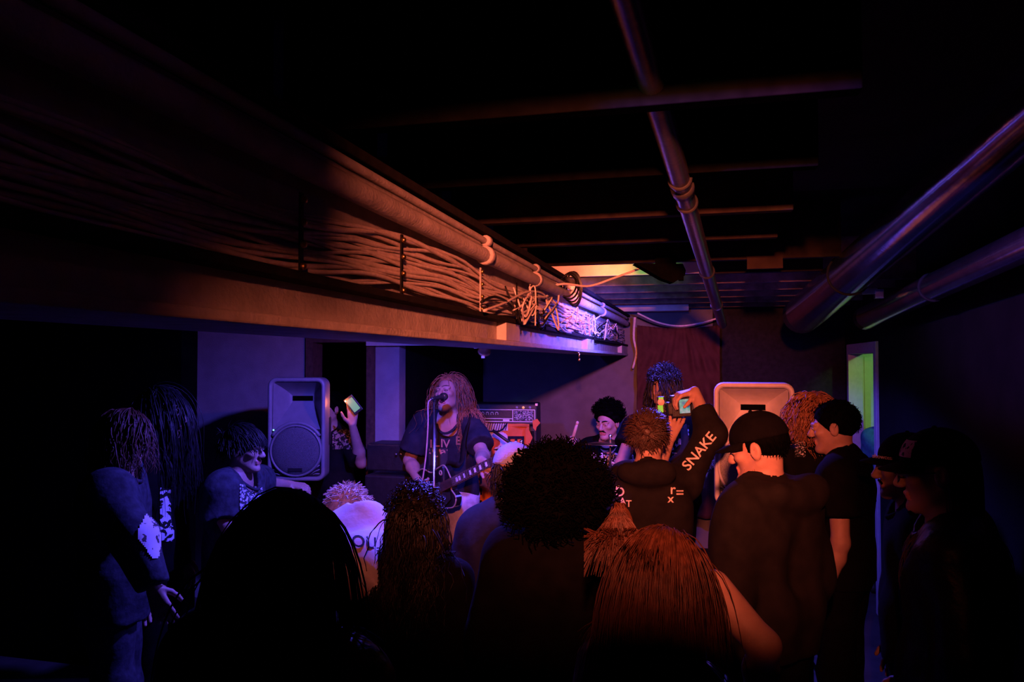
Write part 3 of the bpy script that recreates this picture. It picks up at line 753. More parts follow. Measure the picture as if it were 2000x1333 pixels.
# ------------------------------------------------------------------ backline: amplifiers, banner, drums
def amp_head(name, lab, c, wd, ht, dp, ang):
    e = empty(name, c - V3(0, 0, ht / 2), lab, 'amplifier'); R = Rz(ang)
    MB().box(c, (wd / 2, dp / 2, ht / 2), R, .012).build('case', M['black_plastic'], e)
    P = lambda x, z, y=0: c + R @ V3(x, -dp / 2 - .003 - y, z)
    tr = M['white']
    for a, b in (((-wd * .48, ht * .22), (wd * .47, ht * .22)), ((-wd * .48, -ht * .2), (wd * .2, -ht * .2)), ((-wd * .48, -ht * .33), (wd * .47, -ht * .33)), ((wd * .2, ht * .22), (wd * .2, -ht * .33)), ((wd * .47, ht * .22), (wd * .47, -ht * .33))):
        MB().tube([P(*a), P(*b)], .0035, 5).build('trim_line', tr, e)
    for k in range(8):
        th = np.linspace(-.6, 3.9, 12)
        MB().tube([P(-wd * .40 + k * .038 + .011 * math.cos(t), ht * .03 + .013 * math.sin(t), .004) for t in th], .003, 5).build('knob', tr, e, True)
    MB().box(P(wd * .335, -ht * .05), (wd * .115, .002, ht * .22), R).build('meter_panel', decal_mat('amp_panel_print', (.45, .45, .5), (.02, .02, .025), 90, .52, 3, (1, 1, 2)), e)
    MB().box(P(wd * .12, -ht * .265), (wd * .04, .002, ht * .035), R).build('name_plate', tr, e)
    for k, em in enumerate(((.3, .3, .35), (1, .5, .15), (.3, .3, .35))):
        lm = mat('amp_lamp_%d' % (k % 2), em, emit=em if k == 1 else None, estr=.5 if k == 1 else 0)
        MB().lathe(P(wd * (.25 + .08 * k), ht * .33), [(.001, .008), (.010, .005), (.011, 0)], R @ Rx(math.pi / 2), 10).build('pilot_light', lm, e, True)
    for s in (1, -1): MB().box(P(s * wd * .49, ht * .47), (.012, .008, .012), R, .003).build('corner', M['chrome'], e)
    return e
AA = math.radians(7)
ac = W(975, 807.5, 6.35); amp_head('amplifier_head', 'black bass amplifier head on the banner-draped cabinet', ac, .66, .172, .3, AA)
cz = ac[2] - .087
ca = empty('speaker_cabinet', (ac[0], ac[1], 0), 'tall black speaker cabinet under the amplifier head', 'speaker cabinet')
MB().box((ac[0], ac[1], cz / 2), (.33, .19, cz / 2 - .001), Rz(AA), .012).build('case', M['black_plastic'], ca)
MB().box(V3(ac[0], ac[1], cz / 2) + Rz(AA) @ V3(0, -.192, 0), (.31, .004, cz / 2 - .04), Rz(AA)).build('grille_cloth', mat('black_grille_cloth', (.012, .012, .012), .9, .05, bump=.4, bscale=400), ca)
# orange banner draped over the cabinet
BD = 6.08
bn = empty('banner', W(970, 1010, BD), 'orange banner with black letters draped over the speaker cabinet', 'banner')
def bdep(u, v): return .02 * math.sin(9 * u + 2 * v) + .012 * math.sin(23 * u - 3 * v) - .03 * v
cl = cloth('banner_cloth', 900, 1034, lambda u: 825 + 4 * u, 1014, BD, M['orange_cloth'], bdep, 40, 40, bn)
fl = MB(); 
for tri in ([(1030, 832), (1040, 855), (1032, 872), (1028, 880), (1026, 840)], [(1040, 822), (1049, 818), (1055, 826), (1048, 834), (1046, 842), (1041, 836)]):
    fl.prism([((a - 1040) * BD / FPX, -(b - 850) * BD / FPX) for a, b in tri], -.02, -.012, (W(1040, 850, BD), r_, u_, f_))
fl.build('banner_flap', M['orange_cloth'], bn)
ink = mat('banner_ink', (.012, .012, .02), .85, .1)
def bfr(px, py, dd=.05): return (W(px, py, BD - dd), -u_, r_, vd(px, py))
bvb = bvh_of(cl)
MB().box(V3(ac[0], ac[1], cz + .003) + Rz(AA) @ V3(-.02, -.19, 0), (.29, .075, .0025), Rz(AA)).build('banner_fold', M['orange_cloth'], bn)
text('letter', 'E', .185, bfr(1006, 861), ink, bn, bvb, .016)
for s, y in (('T', 936), ('E', 960), ('R', 985)): text('letter', s, .125, bfr(929, y), ink, bn, bvb, .016)
lav = mat('banner_white', (.55, .5, .55), .85, .1, var=.05)
patch('banner_disc', (W(966, 872, BD), r_, u_, vd(966, 872)), .27, .27, lav, bvb, bn, .011, 40, 40, lambda a, b: a * a + b * b < .25)
patch('banner_emblem', (W(963, 872, BD), r_, u_, vd(963, 872)), .27, .27, mat('banner_emblem_ink', (.5, .11, .03), .85, .1), bvb, bn, .014, 44, 44,
      lambda a, b: (a * a * 1.1 + (b - .1) ** 2 * 2.2 < .055) or (abs(a) < .055 and -.3 < b < .1) or (abs(a) < .18 and -.42 < b < -.26))
patch('banner_strip', (W(966, 1002, BD), r_, u_, vd(966, 1002)), .17, .05, lav, bvb, bn, .011)
patch('banner_stripe_field', (W(966, 833, BD), r_, u_, vd(966, 833)), .21, .07, lav, bvb, bn, .011)
for k in range(9):
    a = 950 + k * 4.6; MB().tube([W(a, 841, BD - .05), W(a + 4, 826, BD - .05)], .003, 4).build('banner_stripe', ink, bn)
MB().tube(bez([W(940, 842, BD - .06), W(966, 843, BD - .06), W(980, 840, BD - .06), W(990, 828, BD - .06)], 6), .006, 5).build('banner_line', ink, bn)
# second amplifier, left of the singer
a2 = W(800, 902, 5.12)
e = empty('guitar_amplifier', (a2[0], a2[1], 0), 'black guitar amplifier with white script on the floor left of singer', 'amplifier')
MB().box((a2[0], a2[1] + .05, a2[2] / 2 - .04), (.28, .15, a2[2] / 2 - .045), None, .012).build('cabinet', M['black_plastic'], e)
MB().box((a2[0], a2[1] + .05, a2[2] + .03), (.28, .12, .09), None, .012).build('head', M['black_plastic'], e)
for k in range(6): MB().lathe(W(774 + k * 9.5, 888, 5.05), [(.001, .008), (.008, .006), (.009, 0)], Rx(math.pi / 2), 10).build('knob', M['chrome'], e, True)
text('script', 'all', .075, (W(817, 909, 5.03), r_, u_, vd(817, 909)), M['white'], e)
# cymbals on stands
def cymbal(name, lab, c, r, tilt, m=None):
    e = empty(name, (c[0], c[1], 0), lab, 'cymbal'); R = Rx(tilt)
    MB().lathe(c, [(.001, .03), (.03, .022), (.05, .01), (r * .6, .002), (r, -.012), (r, -.014), (r * .6, -.002), (.05, .006), (.001, .025)], R, 36).build('plate', M['brass'], e, True)
    MB().tube([c + V3(0, 0, .06), c, V3(c[0], c[1], .5)], .007, 8).build('rod', M['chrome'], e, True)
    MB().lathe(c + V3(0, 0, .04), [(.001, .02), (.012, .016), (.012, 0), (.001, 0)], None, 10).build('wing_nut', M['chrome'], e, True)
    MB().tube([V3(c[0], c[1], .2), V3(c[0], c[1], .62)], .013, 8).build('post', M['chrome'], e, True)
    for k in range(3):
        a = k * 2.09 + .3; MB().tube([V3(c[0], c[1], .42), V3(c[0] + .25 * math.cos(a), c[1] + .25 * math.sin(a), .012)], .009, 6).build('leg', M['chrome'], e, True)
cymbal('cymbal', 'brass cymbal seen edge-on in front of the drummer', W(1192, 866, 5.3), .2, -.082)
c2 = W(1018, 876, 5.5); cymbal('cymbal', 'tilted cymbal in front of the orange banner', c2, .2, -.06)
tag(MB().tube([W(962, 841, 5.55), W(1000, 868, 5.5)], .012, 8).build('boom_arm', M['black_plastic'], None, True), 'dark boom arm crossing the top of the orange banner', 'stand arm')
def drum(name, lab, c, r, h, R, m, cat='drum'):
    e = empty(name, (c[0], c[1], 0), lab, cat)
    MB().lathe(c, [(r, 0), (r, h)], R, 32, False).build('shell', m, e, True)
    for z in (0, h):
        MB().lathe(c + R @ V3(0, 0, z - .012), [(r + .002, 0), (r + .009, .004), (r + .009, .02), (r + .002, .024)], R, 32).build('hoop', M['chrome'], e, True)
        MB().lathe(c + R @ V3(0, 0, z), [(.001, 0), (r, 0)], R, 32).build('head', M['white_cloth'], e)
    for k in range(6):
        a = k * 1.047; p = R @ V3((r + .012) * math.cos(a), (r + .012) * math.sin(a), h / 2); MB().box(c + p, (.01, .01, .025), R).build('lug', M['chrome'], e)
    return e
q = W(1180, 900, 5.45); drum('bass_drum', 'bass drum on the floor in front of the drummer', V3(q[0] - .40, q[1] - .15, .285), .28, .4, Rx(-math.pi / 2), M['black_plastic'])
drum('snare_drum', 'snare drum beside the seated drummer', V3(q[0] + .38, q[1] + .3, .56), .175, .14, np.eye(3), M['chrome'])
# ------------------------------------------------------------------ people
def rot_head(yaw, pitch=0, roll=0):
    """local x = the person's right, y = facing, z = up; yaw 0 looks away from the camera (+Y), 90 to the left (-X); pitch > 0 looks down"""
    return Rz(math.radians(yaw)) @ Rx(math.radians(-pitch)) @ Ry(math.radians(roll))
def head_sdf(s, H, mouth=0.0, beard=False, nosey=1.0, ears=True):
    o, R, sc = H
    q = lambda x, y, z: o + (R @ V3(x, y, z)) * sc
    def el(c, r, k=.02, sub=False): s.el(q(*c), np.array(r) * sc, R, k * sc, sub)
    def rc(a, b, ra, rb=None, k=.02, sub=False): s.rc(q(*a), q(*b), ra * sc, (ra if rb is None else rb) * sc, k * sc, sub)
    el((0, -.015, .035), (.075, .095, .085)); el((0, .03, -.03), (.060, .062, .085), .03)
    dj = -.014 * mouth
    rc((0, .02, -.06), (0, .068, -.096 + dj), .045, .024, .02)
    for sx in (-1, 1):
        rc((sx * .047, -.005, -.045), (sx * .018, .066, -.095 + dj), .020, .017, .02)
        el((sx * .043, .068, -.018), (.020, .020, .017), .02)
        el((sx * .031, .101, .004), (.019, .016, .012), .012, True)
        el((sx * .031, .083, .003), (.0145, .0125, .0105), .006)
        if ears:
            el((sx * .080, -.004, -.004), (.010, .021, .033), .008); el((sx * .091, .002, -.002), (.008, .011, .018), .006, True)
        el((sx * .012, .103, -.031), (.009, .010, .008), .006)
        rc((sx * .014, .094, .022), (sx * .046, .080, .022), .011, .009, .012)
    rc((0, .092, .014), (0, .113 * nosey, -.026), .0085, .0135, .012)
    rc((-.020, .090, -.057), (.020, .090, -.057), .0065, None, .006); rc((0, .095, -.056), (0, .095, -.056), .007, None, .006)
    rc((-.018, .089, -.069 + dj), (.018, .089, -.069 + dj), .007, None, .006)
    el((0, .080, -.100 + dj), (.021, .017, .016), .016)
    if mouth: el((0, .104, -.064 + dj * .5), (.019, .030, .006 + .010 * mouth), .004, True)
    if beard:
        for sx in (-1, 1): rc((sx * .055, .0, -.05), (sx * .015, .082, -.108), .018, .022, .02)
        el((0, .075, -.118), (.035, .03, .035), .02)
def hand_sdf(s, wr, d, n, side, curl=.5, spread=.12, sc=1.0, thumb=None, fl=None):
    """wrist, pointing direction d, palm normal n (out of the palm), thumb on +side*cross(d,n)"""
    d = unit(d); n = unit(n - (n @ d) * d); t = np.cross(d, n) * side
    q = lambda a, b, c: wr + (d * a + t * b + n * c) * sc
    for b in (-.028, -.010, .010, .028):
        s.rc(q(.012, b * .6, 0), q(.082, b, 0), .014 * sc, .0115 * sc, .012)
    for i, (b, L) in enumerate(((.030, .074), (.010, .082), (-.010, .076), (-.029, .060))):
        cu = curl if np.isscalar(curl) else curl[i]
        p = q(.084, b, 0); a = 0.25 * cu; tl = spread * (b / .03)
        for k, (f, r0, r1) in enumerate(((.45, .0098, .009), (.32, .009, .0082), (.26, .0082, .0072))):
            a += cu * (.55 if k == 0 else .75)
            dirn = unit(d * math.cos(a) + n * math.sin(a) + t * tl * (1 if k == 0 else .5))
            e = p + dirn * L * f * sc; s.rc(p, e, r0 * sc, r1 * sc, .004); p = e
    th = (.55, .62, .35) if thumb is None else thumb
    p = q(.018, .026, .006)
    for f, r0, r1, w_ in ((.036, .015, .0115, 1.0), (.03, .011, .010, .7), (.026, .010, .0085, .45)):
        e = p + unit(d * (th[0] + (1 - w_) * .6) + t * th[1] * w_ + n * th[2]) * f * sc; s.rc(p, e, r0 * sc, r1 * sc, .006); p = e
class Person:
    def __init__(P, label, px, top, D, yaw, scale=None, head_yaw=None, pitch=0, roll=0, lean=0.0, group=None, z0=0.0, sit=False, skin='skin', slim=1.0, twist=0, hscale=None):
        T = W(px, top, D); s = (T[2] / 1.76) if scale is None else scale
        P.s = s; P.slim = slim; P.T = T; P.skin = M[skin]; P.hand = {}; P.sit = sit
        y = math.radians(yaw); P.fw = V3(-math.sin(y), math.cos(y), 0); P.rt = V3(math.cos(y), math.sin(y), 0)
        hc = T - V3(0, 0, .122 * (hscale or max(.9, s)))
        P.H = (hc, rot_head(yaw if head_yaw is None else head_yaw, pitch, roll), hscale or max(.92, min(1.05, s)))
        nb = hc + V3(0, 0, -.158 * s) - P.fw * (.035 * s + .0)
        hip = nb + V3(0, 0, -.52 * s) - P.fw * lean
        P.J = J = dict(neck=nb, sc=nb + V3(0, 0, -.055 * s) - P.fw * .01, hip=hip)
        for sd, k in (('R', 1), ('L', -1)):
            sh = J['sc'] + P.rt * (.165 * s * k * slim); J['sh' + sd] = sh
            J['el' + sd] = sh + P.rt * (.06 * s * k) + V3(0, 0, -.285 * s) - P.fw * .02
            J['wr' + sd] = J['el' + sd] + P.fw * .08 * s + V3(0, 0, -.25 * s) - P.rt * (.01 * k)
            hp = hip + P.rt * (.085 * s * k * slim); J['hp' + sd] = hp
            if sit:
                J['kn' + sd] = hp + P.fw * .42 * s + P.rt * (.12 * k) + V3(0, 0, .02); J['an' + sd] = J['kn' + sd] - V3(0, 0, J['kn' + sd][2] - .08) + P.fw * .03
            else:
                kz = hip[2] * .53; b = V3(hip[0], hip[1], 0) + P.fw * lean * .5
                J['kn' + sd] = b + P.rt * (.10 * s * k) + P.fw * .02 + V3(0, 0, kz)
                J['an' + sd] = b + P.rt * (.11 * s * k) - P.fw * .02 + V3(0, 0, .075)
        P.e = empty('person', (hip[0], hip[1], 0), label, 'person', group)
    def torso(P, s, inf=0.0, k=.05):
        J, sc, sl = P.J, P.s, P.slim
        for kk in (1, -1):
            s.rc(J['sc'] + P.rt * .085 * kk * sc * sl + V3(0, 0, -.09 * sc), J['hip'] + P.rt * .075 * kk * sc * sl + V3(0, 0, .12), (.095 * sc) * sl + inf, .088 * sc * sl + inf, k)
            if inf > 0 and getattr(P, 'tank', False):
                s.rc(J['sc'] + P.rt * .085 * kk * sc, J['sc'] + P.rt * .075 * kk * sc - V3(0, 0, .09), .03, .05, k)
                s.rc(J['hip'] + P.rt * .06 * kk + V3(0, 0, .1), J['hip'] + P.rt * .08 * kk, .1 * sc + inf, .1 * sc + inf, k); continue
            s.rc(J['sc'] + P.rt * .02 * kk, J['sh' + ('R' if kk > 0 else 'L')], .062 * sc + inf, .053 * sc + inf, k)
            s.rc(J['neck'] + V3(0, 0, .02), J['sh' + ('R' if kk > 0 else 'L')] - (J['sh' + ('R' if kk > 0 else 'L')] - J['neck']) * .35, .045 * sc + inf * .6, .042 * sc + inf, k)
            s.rc(J['hip'] + P.rt * .06 * kk + V3(0, 0, .1), J['hp' + ('R' if kk > 0 else 'L')], .095 * sc * sl + inf, .092 * sc * sl + inf, k)
    def legs(P, s, inf=0.0, shin=True):
        J, sc = P.J, P.s
        for sd in 'RL':
            s.rc(J['hp' + sd], J['kn' + sd], .082 * sc + inf, .056 * sc + inf, .03)
            s.rc(J['kn' + sd], J['an' + sd] + V3(0, 0, .03), .055 * sc + inf, .040 * sc + inf * 1.3, .03)
    def arm(P, s, sd):
        J, sc = P.J, P.s
        s.rc(J['sh' + sd], J['el' + sd], .050 * sc, .039 * sc, .03)
        m = J['el' + sd] + (J['wr' + sd] - J['el' + sd]) * .28
        s.rc(J['el' + sd], m, .038 * sc, .042 * sc, .02); s.rc(m, J['wr' + sd], .042 * sc, .026 * sc, .02)
        h = P.hand.get(sd, {})
        d = h.get('d', J['wr' + sd] - J['el' + sd]); n = h.get('n', -P.rt * (1 if sd == 'R' else -1))
        side = h.get('side', (1 if np.dot(np.cross(unit(d), n), P.fw) > 0 else -1))
        hand_sdf(s, J['wr' + sd], d, np.asarray(n, float), side, h.get('curl', .45), h.get('spread', .1), sc, h.get('thumb'))
    def body(P, hv=.006, av=.007, face=None, fine_hands=True, arms='RL', coarse=.016):
        face = face or {}
        s = S(); P.torso(s); P.legs(s); J = P.J
        for sd in 'RL':
            s.rc(J['an' + sd], J['an' + sd] + P.fw * .13 - V3(0, 0, .03), .034, .030, .03)
        o, R, sc = P.H
        nk = (o + R @ V3(0, -.02, -.055) * sc)
        s.rc(nk, J['neck'] - V3(0, 0, .02), .052 * sc, .060 * sc, .04)
        cutz = J['neck'][2] + .01
        lo, hi = s.bbox(); hi = hi + .03; hi[2] = cutz + coarse
        ms = [s.mesh(coarse, lo - .05, hi)]
        s2 = S(); head_sdf(s2, P.H, **face)
        s2.rc(nk, J['neck'] - V3(0, 0, .02), .052 * sc, .060 * sc, .03)
        for kk in 'RL': s2.rc(J['neck'] + V3(0, 0, .02), J['sh' + kk] - (J['sh' + kk] - J['neck']) * .35, .045 * P.s, .042 * P.s, .04)
        lo, hi = s2.bbox(); lo[2] = max(lo[2], cutz - .06); ms.append(s2.mesh(hv, lo - V3(.02, .02, 0), hi + .02))
        for sd in arms:
            s3 = S(); P.arm(s3, sd); ms.append(s3.mesh(av if not fine_hands else min(av, .0045)))
        V, F = join(*ms)
        mi = np.zeros(len(F), int); c = V[F].mean(1); L = ((c - o) @ R) / sc
        mo = face.get('mouth', 0)
        lip = (np.abs(L[:, 0]) < .025) & (L[:, 1] > .082) & (np.abs(L[:, 2] + .063 + .007 * mo) < .013 + .007 * mo)
        mi[lip] = 1
        if mo:
            inn = (np.abs(L[:, 0]) < .019) & (L[:, 1] > .05) & (L[:, 1] < .088) & (np.abs(L[:, 2] + .064 + .007 * mo) < .006 + .010 * mo); mi[inn] = 2
        b = mk('body', V, F, [P.skin, M['lip'], M['mouth']], P.e, True, mi); P.bodyo = b
        return b
    def eyes(P, look=0, closed=False):
        o, R, sc = P.H
        for sx in (-1, 1):
            c = o + R @ V3(sx * .031, .0845, .003) * sc
            if closed:
                MB().tube([o + R @ V3(sx * (.031 + t), .0965 - abs(t) * .25, .000 - .10 * abs(t) ** 1.0 + .002) * sc for t in np.linspace(-.014, .014, 7)], .0016, 5).build('eyelash', M['iris'], P.bodyo, True)
            else:
                MB().lathe(c, [(.0115 * math.sin(t) + 1e-4, .0122 * math.cos(t)) for t in np.linspace(0, 1.3, 8)], R @ np.diag([1, 1, .42]) @ Rx(-math.pi / 2), 14).build('eye', M['eye'], P.bodyo, True)
                MB().lathe(c + R @ V3(look * .006, .0108, .0003) * sc, [(.0001, .0016), (.0036, .0012), (.0042, 0)], R @ Rx(-math.pi / 2), 12).build('iris', M['iris'], P.bodyo, True)
                MB().tube([c + R @ V3(t, .0118 - abs(t) * .4, .0055 - 15 * t * t) * sc for t in np.linspace(-.013, .013, 7)], .0018, 5).build('eyelid', P.skin, P.bodyo, True)
    def brows(P, m, th=.004):
        o, R, sc = P.H
        for sx in (-1, 1):
            MB().tube([o + R @ V3(sx * x, .1045 - (x - .012) * .42, .0255 + .006 * math.sin((x - .01) / .04 * 2.6)) * sc for x in np.linspace(.010, .050, 8)], np.array([.6, 1, 1, 1, .9, .8, .6, .3]) * th, 6).build('eyebrow', m, P.bodyo, True)
    def shirt(P, m, sleeve=.55, inf=.022, hem=.02, fold=.006, seed=1, h=.011, long=False, collar=True, hood=False, name='shirt', wide=1.0, open_arm=.02, nk_=.0, send=.93):
        s = S(); P.torso(s, inf); J, sc = P.J, P.s
        for sd in ('' if getattr(P, 'tank', False) else 'RL'):
            a, b, c = J['sh' + sd], J['el' + sd], J['wr' + sd]
            if long:
                s.rc(a, b, .056 * sc + inf, .050 * sc + inf * .9, .03)
                e = b + (c - b) * send; s.rc(b, e, .050 * sc + inf * .9, .038 * sc + inf * .5, .03, cut=[(e, c - b)])
            else:
                e = a + (b - a) * min(1, sleeve); s.rc(a, e, .056 * sc + inf, (.053 * sc + inf) * wide + open_arm, .035, cut=[(e, b - a)])
        hz = J['hip'] - V3(0, 0, hem + .03)
        for kk in (1, -1): s.rc(J['hip'] + P.rt * .07 * kk * sc * P.slim + V3(0, 0, .12), J['hip'] + P.rt * .078 * kk * sc * P.slim - V3(0, 0, .1), .092 * sc * P.slim + inf, .092 * sc * P.slim + inf + .008, .04)
        up = unit(J['neck'] - J['hip'])
        o, R, hs = P.H
        # neck opening
        s.rc(J['neck'] + V3(0, 0, .14) + P.fw * .04, J['neck'] + V3(0, 0, -.012 - nk_) + P.fw * (.03 + nk_ * .8), .072 * hs, .070 * hs, .01, True)
        if hood:
            nb = J['neck'] - P.fw * .118 * sc
            s.el(nb + V3(0, 0, .008), V3(.128, .058, .066) * sc, np.stack([P.rt, P.fw, V3(0, 0, 1)], 1), .04)
            for k in (1, -1): s.rc(nb + P.rt * .085 * k + V3(0, 0, .02), J['neck'] + P.fw * .05 + P.rt * .085 * k - V3(0, 0, .03), .042, .03, .03)
        V, F = s.mesh(h, disp=folds(seed, fold), cuts=[(hz, -up)])
        o_ = mk(name, V, F, m, P.e, True); P.shirto = o_
        if collar and not hood:
            th = np.linspace(0, 2 * math.pi, 25); c = J['neck'] + V3(0, 0, .005 - nk_ * .6) + P.fw * (.026 + nk_ * .6)
            MB().tube([c + (P.rt * math.cos(t) * .076 + P.fw * math.sin(t) * .074) * hs + V3(0, 0, -(.035 + nk_) * math.sin(t) + .006 * math.cos(2 * t)) for t in th], .009, 6, False).build('collar', m, o_, True)
        return o_
    def pants(P, m, inf=.02, seed=3, h=.016, shoes=True):
        s = S(); J = P.J; P.legs(s, inf)
        for kk in 'RL': s.rc(J['hip'] + V3(0, 0, .06), J['hp' + kk], .1 * P.s * P.slim + inf * .4, .092 * P.s * P.slim + inf, .04)
        V, F = s.mesh(h, disp=folds(seed, .006, 14, 18), cuts=[(J['hip'] + V3(0, 0, .1), V3(0, 0, 1))])
        o = mk('trousers', V, F, m, P.e, True)
        if shoes:
            for sd in 'RL':
                a = J['an' + sd]; t = S(); t.rc(a + V3(0, 0, -.01) - P.fw * .03, a + V3(0, 0, -.03) - P.fw * .04, .043, .043, .03).rc(a - V3(0, 0, .03), a + P.fw * .15 - V3(0, 0, .035), .045, .040, .03)
                V, F = t.mesh(.012, cuts=[((0, 0, .004), (0, 0, -1))]); mk('shoe', V, F, M['shoe'], P.e, True)
        return o
    def hair(P, parts, m, name='hair'):
        V, F = join(*parts); o = mk(name, V, F, m, P.e, True); return o
    def cap_mesh(P, grow=.008, h=.007, line=None, noise=0, seed=0, rad=None):
        """close-fitting mass of hair over the skull"""
        o, R, sc = P.H; s = S(); r = (CR_R if rad is None else np.asarray(rad)) + grow
        s.el(o + R @ CR_C * sc, r * sc, R, .02)
        face_n = R @ V3(0, .72, -.70); face_p = o + R @ V3(0, .082, .052) * sc
        cuts = [(face_p, face_n)] if line is None else [(o + R @ V3(*line[0]) * sc, R @ V3(*line[1]))]
        cuts.append((o + R @ V3(0, 0, -.075) * sc, R @ V3(0, 0, -1)))
        return s.mesh(h, disp=(folds(seed, noise, 70, 90) if noise else None), cuts=cuts)
    def coll(P, ex=.03):
        J = P.J; s = P.s
        return [(J['shR'], J['shL'], .06 * s + ex), (J['sc'] + P.rt * .08 - V3(0, 0, .06), J['hip'] + P.rt * .08, .10 * s + ex), (J['sc'] - P.rt * .08 - V3(0, 0, .06), J['hip'] - P.rt * .08, .10 * s + ex), (J['neck'], J['neck'] + V3(0, 0, .12), .055 * s + ex * .3)]
    def baseball_cap(P, m, back=False, tilt=0, brim_m=None, brim_len=.075):
        o, R, sc = P.H; s = S(); R2 = R @ Rx(math.radians(tilt))
        s.el(o + R2 @ V3(0, -.012, .040) * sc, V3(.090, .110, .098) * sc, R2, .01)
        V, F = s.mesh(.006, cuts=[(o + R2 @ V3(0, 0, .034) * sc, R2 @ V3(0, .06, -1))])
        c = mk('cap', V, F, m, P.e, True); sg = -1 if back else 1
        # brim: curved plate
        n = 15; Vb = []
        for k, (rr, dz) in enumerate(((0, 0), (.35, -.002), (.7, -.007), (1, -.014))):
            for a in np.linspace(-1.15, 1.15, n):
                x = .088 * math.sin(a) * (1 - .06 * rr); y = (.100 * math.cos(a) + rr * brim_len * max(.0, math.cos(a * 1.3)) ** .7) * sg - .012
                Vb.append(o + R2 @ V3(x, y, .040 + dz - .022 * (x / .088) ** 2 * rr) * sc)
        Fb = [(i * n + j, i * n + j + 1, (i + 1) * n + j + 1, (i + 1) * n + j) for i in range(3) for j in range(n - 1)]
        b = mk('brim', Vb, Fb, brim_m or m, c, True); md = b.modifiers.new('thickness', 'SOLIDIFY'); md.thickness = .004; md.offset = 0
        MB().lathe(o + R2 @ V3(0, -.012, .138) * sc, [(.0001, .006), (.006, .004), (.008, -.002)], R2, 10).build('button', m, c, True)
        return c, R2
def afro(P, rad, n=900, m=None, seed=0, grow=0, c=CR_C, line=(0.02, .55, .65), **kw):
    o, R, sc = P.H; s = S(); s.el(o + R @ c * sc, (np.asarray(rad) - .016) * sc, R, .02)
    base = s.mesh(.008, disp=folds(seed, .007, 80, 80), cuts=[(o + R @ V3(0, .085, .082) * sc, R @ V3(0, .75, -.66)), (o + R @ V3(0, 0, -.08) * sc, R @ V3(0, 0, -1))])
    return P.hair([base, curls(P.H, n, rad, seed, line=line, c=c, **kw)], m or M['hair_black'])
def vrow(*a): return [np.asarray(v, float) for v in a]

# ---- singer with the guitar -------------------------------------------------------------------------------
p = Person('long-haired singer in a dark printed T-shirt playing guitar at the microphone', 878, 733, 5.0, 178, head_yaw=166, pitch=-14, roll=6, scale=1.0, slim=.88)
p.J['shR'] = W(826, 826, 5.02); p.J['shL'] = W(916, 824, 4.98)
p.J['elR'] = W(800, 900, 4.98); p.J['wrR'] = W(823, 949, 4.74)
p.J['elL'] = W(944, 890, 4.68); p.J['wrL'] = W(938, 899, 4.36)
gt_n = unit(W(962, 906, 4.30) - W(862, 957, 4.66))           # direction of the guitar neck
g_f = unit(np.cross(gt_n, V3(0, 0, 1)) * -1); g_f = g_f if g_f[1] < 0 else -g_f
g_u = np.cross(g_f, gt_n); g_u = g_u if g_u[2] > 0 else -g_u
p.hand['R'] = dict(d=unit(gt_n * .7 - g_u * .45 + g_f * .05), n=-g_f, side=1, curl=.55)
p.hand['R']['side'] = 1 if np.cross(unit(p.hand['R']['d']), -g_f) @ g_u > 0 else -1
p.hand['L'] = dict(d=unit(g_u * .5 + g_f * .55 + gt_n * .45), n=unit(g_f * .2 - g_u * .2 - gt_n * 1.0) , side=1, curl=(.9, .95, 1.0, 1.05))
p.hand['L'] = dict(d=unit(-g_u * .55 + g_f * .1 + gt_n * .55), n=unit(-g_f), side=-1, curl=(.75, .85, .9, .95), thumb=(.5, .3, -.2))
p.body(.0042, .006, dict(mouth=.7, nosey=1.02)); p.eyes(closed=True); p.brows(M['hair_dark'], .003)
p.shirt(M['navy_cloth'], .78, .018, -.02, .008, 11, .010, open_arm=.02, wide=1.0, nk_=.035); p.pants(M['jeans'], .03, 5, .012)
singer = p; bv = bvh_of(p.shirto)
prt = decal_mat('singer_shirt_print', (.42, .22, .15), (.03, .03, .038), 34, .56, 4, (1, 1, .8))
for (a, b, s_) in ((842, 868, 'I'), (853, 866, 'L'), (863, 867, 'I'), (872, 868, 'V'), (895, 862, 'E')):
    text('print_letter', s_, .075, (W(a, b, 4.7), r_, u_, vd(a, b)), mat('faded_ink', (.30, .17, .12), .85, .1), p.shirto, bv)
patch('shirt_print', (W(856, 893, 4.7), r_, u_, vd(856, 893)), .12, .11, prt, bv, p.shirto)
cl_ = p.coll(.03)
p.hair([p.cap_mesh(.006, .008, noise=.003, seed=3, line=((0, .07, .075), (0, .6, -.8))),
        strands(p.H, 900, .46, 18, .0024, 21, comb=(.5, -.5, -.3), lift=.2, grav=.38, wave=.03, wfreq=36, jitter=.16, puff=.026, coll=cl_, line=(.12, .62, .5)),
        strands(p.H, 260, .42, 18, .0024, 22, comb=(.8, .05, -.4), lift=.1, grav=.45, wave=.016, wfreq=30, jitter=.1, puff=.012, coll=cl_, line=(.22, .6, .1), low=.1)], M['hair_brown'])

